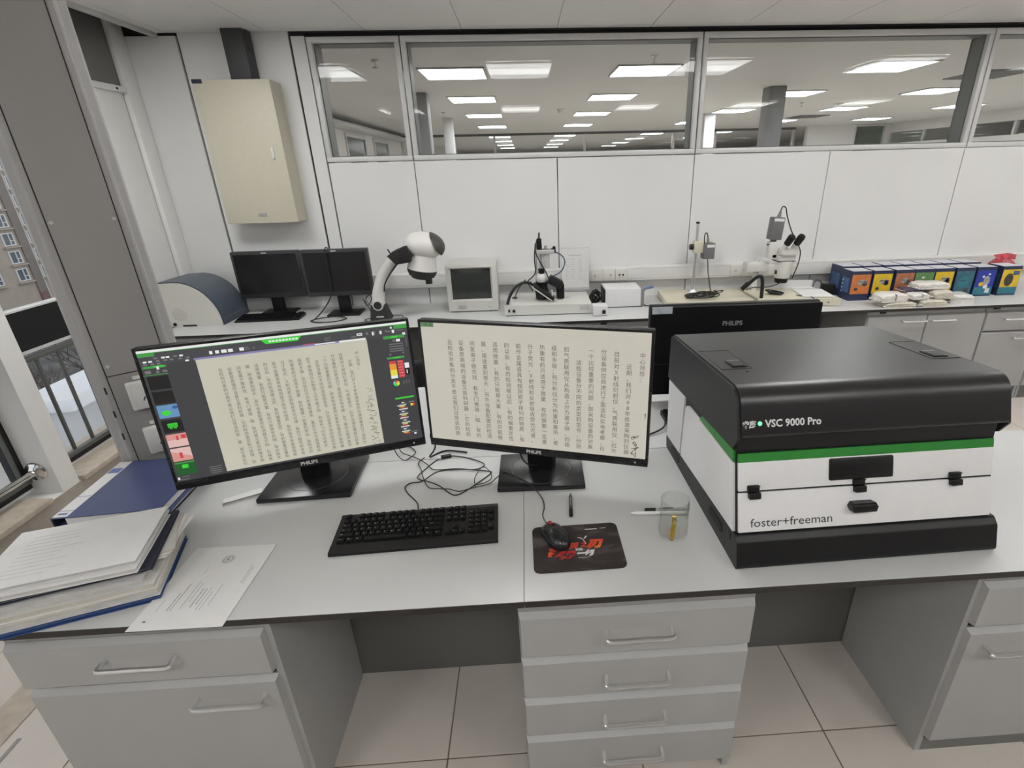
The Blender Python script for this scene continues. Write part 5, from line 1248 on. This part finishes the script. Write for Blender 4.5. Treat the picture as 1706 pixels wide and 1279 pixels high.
def white_boxes():
    t = thing('power_supply', 'white rectangular instrument box with grey side on the back bench', 'instrument box', (.692, 3.645, ZB))
    MB().rbox(-.135, .125, 0, .22, .006, .138, .004).obj('case', [mat('white_case', (.72,.72,.73), .4)], t); MB().rbox(.125, .150, .004, .215, .006, .132, .003).obj('rear_panel', [mat('mid_grey_panel', (.22,.22,.225), .5)], t)
    MB().box(-.125, .14, .01, .20, 0, .007).obj('feet', [BLACK], t); MB().rbox(-.143, -.135, .01, .21, .006, .132, .002).obj('front_panel', [BLACK], t)
    t = thing('light_control', 'small white control box with black switch near the bench edge', 'control box', (.4905, 3.435, ZB))
    MB().rbox(-.05, .05, 0, .09, .003, .072, .004).obj('case', [mat('white_case', (.72,.72,.73), .4)], t); MB().rbox(.012, .036, -.006, .001, .016, .042, .002).obj('switch', [BLACK], t); MB().box(-.045, .045, .005, .085, 0, .004).obj('foot', [BLACK], t)
    t = thing('screwdriver', 'tool with flat blue handle sticking out beside the white box', 'tool', (.845, 3.75, ZB), math.radians(8))
    MB().rbox(.02, .11, -.012, .012, .098, .112, .005, M=Matrix.Rotation(math.radians(-10), 4, 'Y') @ Matrix.Translation((0,0,0))).obj('handle', [mat('blue_plastic', (.12,.20,.38), .4)], t)
    MB().tube([(-.0, 0, .09), (.03, 0, .108)], .005, n=6).obj('shaft', [BLACK], t); MB().rbox(-.004, .03, -.02, .03, 0, .092, .004).obj('holder', [WPLAST], t)
white_boxes()
def copy_stand():
    t = thing('copy_stand', 'cream copy stand with steel pole and grey camera on the back bench', 'copy stand', (1.31, 3.56, ZB))
    MB().add([(-.325,0,.004),(.312,-.006,.004),(.312,-.006,.050),(-.325,0,.050),(-.29,.40,.004),(.318,.36,.004),(.318,.36,.050),(-.29,.40,.050)], [(0,1,2,3),(3,2,6,7),(1,5,6,2),(4,0,3,7),(5,4,7,6),(1,0,4,5)]).obj('baseboard', [IVORY], t)
    MB().box(.24, .285, -.0062, -.0045, .012, .026).obj('badge', [mat('pale_tan_badge', (.52,.47,.38), .6)], t)
    MB().cyl((-.045, .30, .05), (-.045, .30, .555), .0125, n=18).obj('pole', [STEEL], t); MB().cyl((-.045, .30, .555), (-.045, .30, .567), .0135, n=18).obj('pole_cap', [BLACK], t); MB().lathe([(.0125, .05), (.035, .05), (.030, .062), (.014, .075)], c=(-.045, .30, 0), n=20).obj('pole_collar', [STEEL], t)
    MB().rbox(-.065, .008, .275, .325, .345, .43, .006).obj('clamp', [IVORY], t); MB().cyl((-.066, .30, .388), (-.092, .30, .388), .021, n=18).obj('clamp_knob', [BLACK], t)
    cam = MB().rbox(.005, .09, .262, .338, .30, .415, .005, M=None).obj('camera', [mat('grey_camera_body', (.16,.16,.165), .5)], t)
    MB().box(.028, .085, .2605, .2625, .385, .405).obj('camera_label', [PAPER], cam); MB().cyl((.045, .30, .415), (.040, .30, .46), .012, .007, n=10).obj('cable_boot', [mat('tan_boot', (.30,.24,.17), .5)], cam)
    MB().tube([(.040, .30, .455), (.030, .30, .485), (.012, .29, .478), (.008, .28, .44), (.012, .27, .40), (.04, .268, .30), (.048, .25, .20), (.055, .2, .10), (.055, .17, .058), (.02, .15, .056)], .004, n=6).obj('camera_cable', [CABLE], cam)
copy_stand()
def stereo_scope():
    t = thing('stereo_microscope', 'white stereo microscope with camera and binocular eyepieces on a cream base', 'microscope', (1.93, 3.50, ZB))
    MB().add([(-.285,.03,.004),(.285,-.04,.004),(.285,-.04,.052),(-.285,.03,.056),(-.285,.42,.004),(.285,.30,.004),(.285,.30,.054),(-.285,.42,.056)], [(0,1,2,3),(3,2,6,7),(1,5,6,2),(4,0,3,7),(5,4,7,6),(1,0,4,5)]).obj('base', [IVORY], t)
    MB().rbox(-.235, -.222, .018, .026, .018, .040, .002).obj('switch', [BLACK], t); MB().cyl((.20, -.028, .03), (.20, -.036, .03), .006, n=10).obj('indicator', [mat('dark_badge', (.15,.15,.15), .4)], t)
    Wm = mat('microscope_white', (.70, .69, .66), .32, var=.01); cx, cy = -.045, .22
    MB().cyl((-.21, .30, .056), (-.21, .30, .30), .020, n=16).obj('stand_column', [Wm], t)
    MB().rbox(-.30, -.13, .25, .34, .205, .275, .008).rbox(-.15, cx+.02, .215, .27, .195, .268, .006).obj('arm', [Wm], t); MB().rbox(-.105, -.082, .195, .216, .195, .225, .003).obj('focus_knob', [BLACK], t); MB().cyl((cx+.05, cy, .243), (cx+.115, cy, .246), .012, n=12).obj('zoom_knob', [Wm], t)
    # body pod
    MB().lathe([(0, .165), (.050, .165), (.056, .18), (.058, .22), (.066, .29), (0, .29)], c=(cx, cy, 0), n=26).obj('zoom_pod', [Wm], t)
    MB().lathe([(0, .130), (.042, .130), (.046, .14), (.046, .165), (0, .165)], c=(cx, cy, 0), n=24).obj('objective', [BLACK], t)
    MB().rbox(cx-.064, cx+.064, cy-.05, cy+.06, .290, .335, .010).obj('head_plate', [Wm], t); MB().box(cx-.066, cx+.066, cy-.052, cy+.062, .2885, .2915).obj('head_seam', [JOINT], t)
    MB().rbox(cx-.058, cx+.066, cy-.075, cy+.02, .335, .385, .012).obj('binocular_head', [Wm], t)
    for sx in (-.044, .026):
        a, b = Vector((cx+sx, cy-.05, .375)), Vector((cx+sx+.010, cy-.085, .425)); d = (b-a).normalized()
        e = MB().cyl(a, b, .019, n=16).obj('eyepiece_tube', [WPLAST], t); MB().cyl(b-d*.006, b+d*.05, .024, .026, n=18).cyl(b+d*.05, b+d*.066, .026, .022, n=18).obj('eyecup', [BLACK], e)
    MB().rbox(cx-.120, cx-.058, cy-.01, cy+.06, .305, .425, .008).rbox(cx-.10, cx+.0, cy-.01, cy+.06, .300, .34, .006).obj('photo_port', [Wm], t); MB().cyl((cx-.12, cy+.02, .405), (cx-.134, cy+.02, .405), .005, n=8).obj('port_lever', [BLACK], t)
    Mc = Matrix.Translation((cx-.088, cy+.025, .43)) @ Matrix.Rotation(math.radians(3.5), 4, 'Y')
    cam = MB().cyl((0,0,-.006), (0,0,.012), .022, n=16, M=Mc).rbox(-.043, .043, -.036, .036, .010, .165, .005, M=Mc).obj('camera', [mat('grey_camera_body', (.16,.16,.165), .5)], t)
    MB().box(-.036, .036, -.0375, -.0355, .138, .158, M=Mc).obj('camera_label', [PAPER], cam); MB().cyl((.006, 0, .165), (.012, 0, .205), .015, .008, n=12, M=Mc).obj('cable_boot', [mat('grey_boot', (.20,.20,.19), .5)], cam)
    MB().tube([(cx-.065, cy+.025, .63), (cx-.055, cy+.02, .665), (cx-.035, cy+.01, .655), (cx-.022, cy-.0, .60), (cx+.02, cy-.01, .50), (cx+.055, cy-.05, .42), (cx+.070, cy-.085, .36), (cx+.068, cy-.08, .27), (cx+.045, cy-.07, .17)], .0042, n=6).obj('camera_cable', [CABLE], cam)
    # gooseneck lamp
    MB().tube([(-.255, .055, .056), (-.255, .06, .12), (-.258, .065, .18), (-.272, .07, .21), (-.30, .08, .20), (-.335, .09, .165), (-.36, .10, .135)], .0125, n=10).obj('gooseneck', [MATTEB], t)
    MB().cyl((-.345, .095, .158), (-.385, .108, .112), .017, n=14).obj('lamp_tip', [BLACK], t); MB().tube([(-.36, .09, .11), (-.30, .1, .125), (-.20, .12, .12), (-.12, .15, .125), (cx-.02, .17, .14)], .004, n=6).obj('lamp_cable', [CABLE], t)
    MB().tube([(.02, .09, .06), (.05, .06, .059), (.09, .05, .06), (.10, .0, .058), (.098, -.018, .05), (.095, -.022, .01)], .003, n=5).obj('power_lead', [CABLE], t)
    t = thing('paper_sheet', 'white sheets lying on the stereo microscope base', 'paper', (2.10, 3.635, .806), math.radians(-8))
    MB().rbox(-.11, .11, -.12, .13, 0, .006, .001, 1).obj('sheets', [PAPER], t); MB().box(-.10, .105, -.11, .12, .006, .007).obj('top_sheet', [PAPER], t)
    t = thing('paper_tray', 'white folded card standing behind the sheets under the wall trunking', 'paper', (2.08, 3.80, .806), math.radians(-6))
    MB().rbox(-.12, .12, .06, .064, 0, .055, .001, 1).rbox(-.12, .12, 0, .064, 0, .004, .001, 1).obj('card', [PAPER], t)
    t = thing('power_adapter', 'black power adapter on the back bench left of the colourful boxes', 'adapter', (2.305, 3.80, ZB), math.radians(-20))
    MB().rbox(-.05, .05, -.03, .03, 0, .085, .006).obj('body', [BLACK], t); MB().tube([(-.04, 0, .08), (-.06, .03, .105), (-.085, .06, .09), (-.09, .085, .03), (-.085, .09, .006)], .003, n=5).obj('lead', [CABLE], t)
stereo_scope()

# ------------------------------------------------------------------ boxed kits
def kit_boxes():
    NV = mat('navy_box_card', (.025, .035, .085), .4, var=.08); TOPS = mat('pale_box_top', (.60,.60,.64), .5, var=.05); SIDEB = mat('blue_side_print', (.06,.12,.26), .45, var=.25, scale=30)
    OR = mat('orange_cover', (.62,.20,.06), .4, var=.12, scale=25); YE = mat('yellow_cover', (.72,.50,.03), .4, var=.08, scale=25); GN = mat('green_cover', (.12,.26,.09), .4, var=.15, scale=25); TE = mat('teal_cover', (.04,.14,.19), .4, var=.25, scale=18); BL = mat('bright_blue_cover', (.025,.05,.36), .4, var=.15, scale=20); CY = mat('teal_blue_band', (.03,.20,.26), .4, var=.15, scale=20); RD = mat('brown_orange_cover', (.45,.17,.08), .4, var=.2, scale=25)
    GRYM = mat('grey_picture', (.38,.37,.36), .5, var=.4, scale=60); DKM = mat('dark_picture', (.06,.05,.05), .5, var=.4, scale=50); WHM = mat('white_picture', (.72,.72,.72), .5, var=.1, scale=40)
    specs = [(2.424, OR, 'orange'), (2.586, YE, 'yellow with a grey machine'), (2.752, RD, 'brown orange'), (2.900, GN, 'green'), (3.051, YE, 'yellow, half covered by the parcels'), (3.212, TE, 'dark teal'), (3.373, BL, 'bright blue'), (3.566, YE, 'yellow with a dark picture and blue band')]
    for i, (x, cov, nm) in enumerate(specs):
        t = thing('kit_box', 'boxed kit, front row, %s cover' % nm, 'box', (x, 3.595, ZB), math.radians(1.5*((i*7) % 3-1)), 'boxed kits in the front row')
        W, H, D = .0725, .215, .135
        b = MB(); b.rbox(-W, W, 0, D, 0, H, .0015, 1); b.obj('carton', [NV], t)
        MB().box(-W+.006, W-.004, .006, D-.004, H, H+.0012).obj('top_print', [TOPS], t)
        MB().box(-W-.0012, -W+.0004, .018, D-.02, .055, H-.055).obj('side_print', [SIDEB], t)
        m = MB()
        for k in range(4): m.cyl((-W-.0012, D-.032, H-.075-.028*k), (-W-.0022, D-.032, H-.075-.028*k), .0055, n=8)
        m.obj('side_icons', [WHM], t)
        z0 = .05 if i in (0, 1, 2, 3, 4) else .012
        MB().box(-W+.004, W-.004, -.0012, .0004, z0, H-.024).obj('front_cover', [cov], t)
        p = MB(); Y0, Y1 = -.0022, -.001
        def disc(cx, cz, rx, rz, mi):
            p.add([(cx, Y0, cz)]+[(cx+rx*math.cos(2*PI*k/14), Y0, cz+rz*math.sin(2*PI*k/14)) for k in range(14)], [(0, k+1, (k+1) % 14+1) for k in range(14)], mi)
        if i in (0, 1, 2, 4):
            disc(.01, .135, .034, .020, 0); disc(.03, .122, .018, .016, 1); disc(-.03, .085, .014, .012, 1); p.box(-.015, .05, Y0, Y1, .138, .144, 1)
        elif i == 3: disc(-.01, .155, .012, .008, 2)
        elif i == 5: disc(-.005, .11, .038, .045, 3); p.box(-.03, .012, Y0-.001, Y1, .118, .124, 1); disc(.03, .05, .02, .016, 1)
        elif i == 6: disc(.012, .115, .024, .034, 0); disc(-.018, .145, .010, .010, 2); disc(.022, .162, .009, .007, 2); disc(.012, .072, .018, .016, 2); disc(-.024, .09, .018, .016, 4); p.box(.02, .05, Y0, Y1, .025, .058, 2); p.box(-W+.004, W-.004, Y0+.0006, Y1, .012, .068, 3)
        else: disc(-.012, .115, .034, .048, 1); p.box(.012, .058, Y0, Y1, .150, .180, 5); p.box(-W+.004, W-.004, Y0+.0006, Y1, .012, .062, 3)
        p.obj('cover_picture', [GRYM, DKM, WHM, CY, YE, SIDEB], t)
    specs2 = [2.445, 2.60, 2.76, 2.915, 3.07, 3.225, 3.38]
    for i, x in enumerate(specs2):
        t = thing('kit_box', 'navy boxed kit in the back row against the wall, %s from the left' % ['first', 'second', 'third', 'fourth', 'fifth', 'sixth', 'seventh'][i], 'box', (x, 3.755, ZB), 0, 'boxed kits in the back row')
        W, H, D = .0725, .222, .155
        MB().rbox(-W, W, 0, D, 0, H, .0015, 1).obj('carton', [NV], t); MB().box(-W+.006, W-.004, .006, D-.004, H, H+.0012).obj('top_print', [TOPS], t)
        if i == 0: MB().box(-W-.0012, -W+.0004, .018, D-.02, .055, H-.055).obj('side_print', [SIDEB], t)
    t = thing('red_bag', 'red plastic bag lying behind the last yellow box', 'bag', (3.66, 3.80, ZB))
    bm = bmesh.new(); bmesh.ops.create_icosphere(bm, subdivisions=3, radius=1); rnd = random.Random(3)
    for v in bm.verts: v.co = Vector((v.co.x*.11, v.co.y*.07, v.co.z*.128+.128))*(1+rnd.uniform(-.05, .05)); v.co.z = max(v.co.z, 0)
    MB().bm(bm, smooth=True).obj('bag_body', [mat('red_film', (.45,.05,.07), .3, var=.4, scale=12)], t); MB().add([(-.06,-.03,.262),(.02,-.035,.272),(.09,-.02,.258),(.11,.0,.29),(.03,-.005,.305),(-.08,.0,.295),(-.055,-.028,.258),(.02,-.033,.268),(.09,-.018,.254)], [(0,1,4,5),(1,2,3,4),(6,5,4,7),(7,4,3,8)]).obj('bag_fold', [MATS['red_film']], t, (0, .01, -.03))
kit_boxes()
def parcels():
    FILM = mat('milky_plastic_film', (.74,.72,.69), .28, var=.10, scale=25, bump=.5); CR = mat('cream_packed_goods', (.60,.56,.48), .5, var=.12, scale=20, bump=.4); VI = mat('violet_packed_goods', (.10,.08,.13), .4, var=.2)
    def parcel(label, x, y, z, w, d, h, rz, m, seed, mid=None):
        t = thing('wrapped_parcel', label, 'parcel', (x, y, z), math.radians(rz), 'plastic-wrapped parcels'); bm = bmesh.new(); bmesh.ops.create_cube(bm, size=1)
        bmesh.ops.subdivide_edges(bm, edges=bm.edges[:], cuts=7, use_grid_fill=True); rnd = random.Random(seed)
        for v in bm.verts:
            x_, y_, z_ = v.co.x*2, v.co.y*2, v.co.z*2; k = 1-.10*abs(x_)**4*abs(y_)**2
            top = (1-.55*abs(x_)**5-.4*abs(y_)**6) if z_ > 0 else 1
            v.co = Vector((x_*w/2*k, y_*d/2*k, (h*.5+z_*h*.5*top)))
            if z_ > -.99: v.co += Vector((rnd.uniform(-1,1)*.003, rnd.uniform(-1,1)*.003, rnd.uniform(-1,1)*.0022))
            v.co.z = max(v.co.z, 0)
        MB().bm(bm, smooth=True).obj('parcel_body', [m], t)
        f = MB(); n = 7
        for s in (-1, 1):
            for k in range(n):
                y0, y1 = -d/2+d*k/n, -d/2+d*(k+1)/n; a = rnd.uniform(.008, .022)
                f.add([(s*w*.48, y0, h*.3), (s*w*.48, y1, h*.3), (s*(w/2+a), y1-rnd.uniform(0,.01), rnd.uniform(.002, h*.5)), (s*(w/2+a*.8), y0+rnd.uniform(0,.01), rnd.uniform(.002, h*.5)), (s*w*.48, y0, h*.3-.002), (s*w*.48, y1, h*.3-.002)], [(0,1,2,3),(4,3,2,5)])
        f.obj('film_end', [FILM], t)
        if mid: MB().rbox(-w*.03, w*.03, -d/2-.002, d/2+.002, h*.1, h*.96, .004).obj('tape_band', [mid], t)
    GYB = mat('grey_tape', (.30,.29,.28), .35, var=.3, scale=40)
    parcel('plastic-wrapped white parcel lowest at the left of the heap', 2.595, 3.415, ZB, .235, .125, .036, 0, CR, 1)
    parcel('plastic-wrapped white parcel on top at the left of the heap', 2.545, 3.43, ZB+.037, .21, .13, .058, 3, FILM, 2, GYB)
    parcel('plastic-wrapped parcel lowest at the right of the heap', 2.835, 3.405, ZB, .185, .12, .045, -2, CR, 3)
    parcel('plastic-wrapped parcel in the middle of the heap beside dark tape', 2.745, 3.44, ZB+.046, .135, .12, .042, 4, FILM, 4, GYB)
    parcel('violet wrapped parcel under the topmost white parcel', 2.76, 3.50, ZB+.089, .19, .10, .014, 2, VI, 5)
    parcel('topmost greenish white wrapped parcel of the heap', 2.865, 3.495, ZB+.104, .24, .125, .044, -1, FILM, 6)
    parcel('wrapped parcel under the topmost one at the right', 2.915, 3.44, ZB+.046, .145, .12, .054, -3, CR, 7)
    parcel('thin wrapped parcel sliding off the right side of the heap', 3.085, 3.475, ZB, .18, .15, .06, -8, FILM, 8)
parcels()

def chairs():
    GF = mat('dark_grey_chair_fabric', (.06,.06,.065), .8, var=.15, scale=200)
    def chair(label, x, y, rz, zt, m):
        t = thing('office_chair', label, 'chair', (x, y, 0), math.radians(rz))
        bk = MB().rbox(-.21, .21, .20, .25, zt-.42, zt, .045, 4).obj('backrest', [m], t); MB().rbox(-.03, .03, .22, .26, .43, zt-.2, .01).obj('back_support', [BLACK], t)
        MB().rbox(-.24, .24, -.24, .23, .42, .49, .03, 3).obj('seat', [m], t); MB().cyl((0,0,.10), (0,0,.43), .028, n=14).obj('gas_lift', [STEEL], t)
        for k in range(5):
            a = 2*PI*k/5+.3; d = Vector((math.cos(a), math.sin(a), 0)); l = MB().tube([(0,0,.12), tuple(d*.15+Vector((0,0,.105))), tuple(d*.28+Vector((0,0,.075)))], .018, n=8, rs=[.022,.02,.015]).obj('leg', [BLACK], t)
            MB().cyl(tuple(d*.28+Vector((-.02*d.y,.02*d.x,.030))), tuple(d*.28+Vector((.02*d.y,-.02*d.x,.030))), .030, n=14).obj('castor', [BLACK], l)
        for s in (-1, 1): MB().tube([(s*.24, .12, .46), (s*.28, .12, .52), (s*.28, .08, .64), (s*.28, -.12, .645)], .014, n=8).obj('armrest', [BLACK], t)
    chair('black office chair in the aisle, glimpsed between the two desk monitors', -.60, 2.78, 200, .80, mat('black_chair_fabric', (.015,.015,.016), .8))
    chair('grey office chair in the aisle behind the rear-facing monitor', .86, 2.66, 180, .955, GF)
chairs()
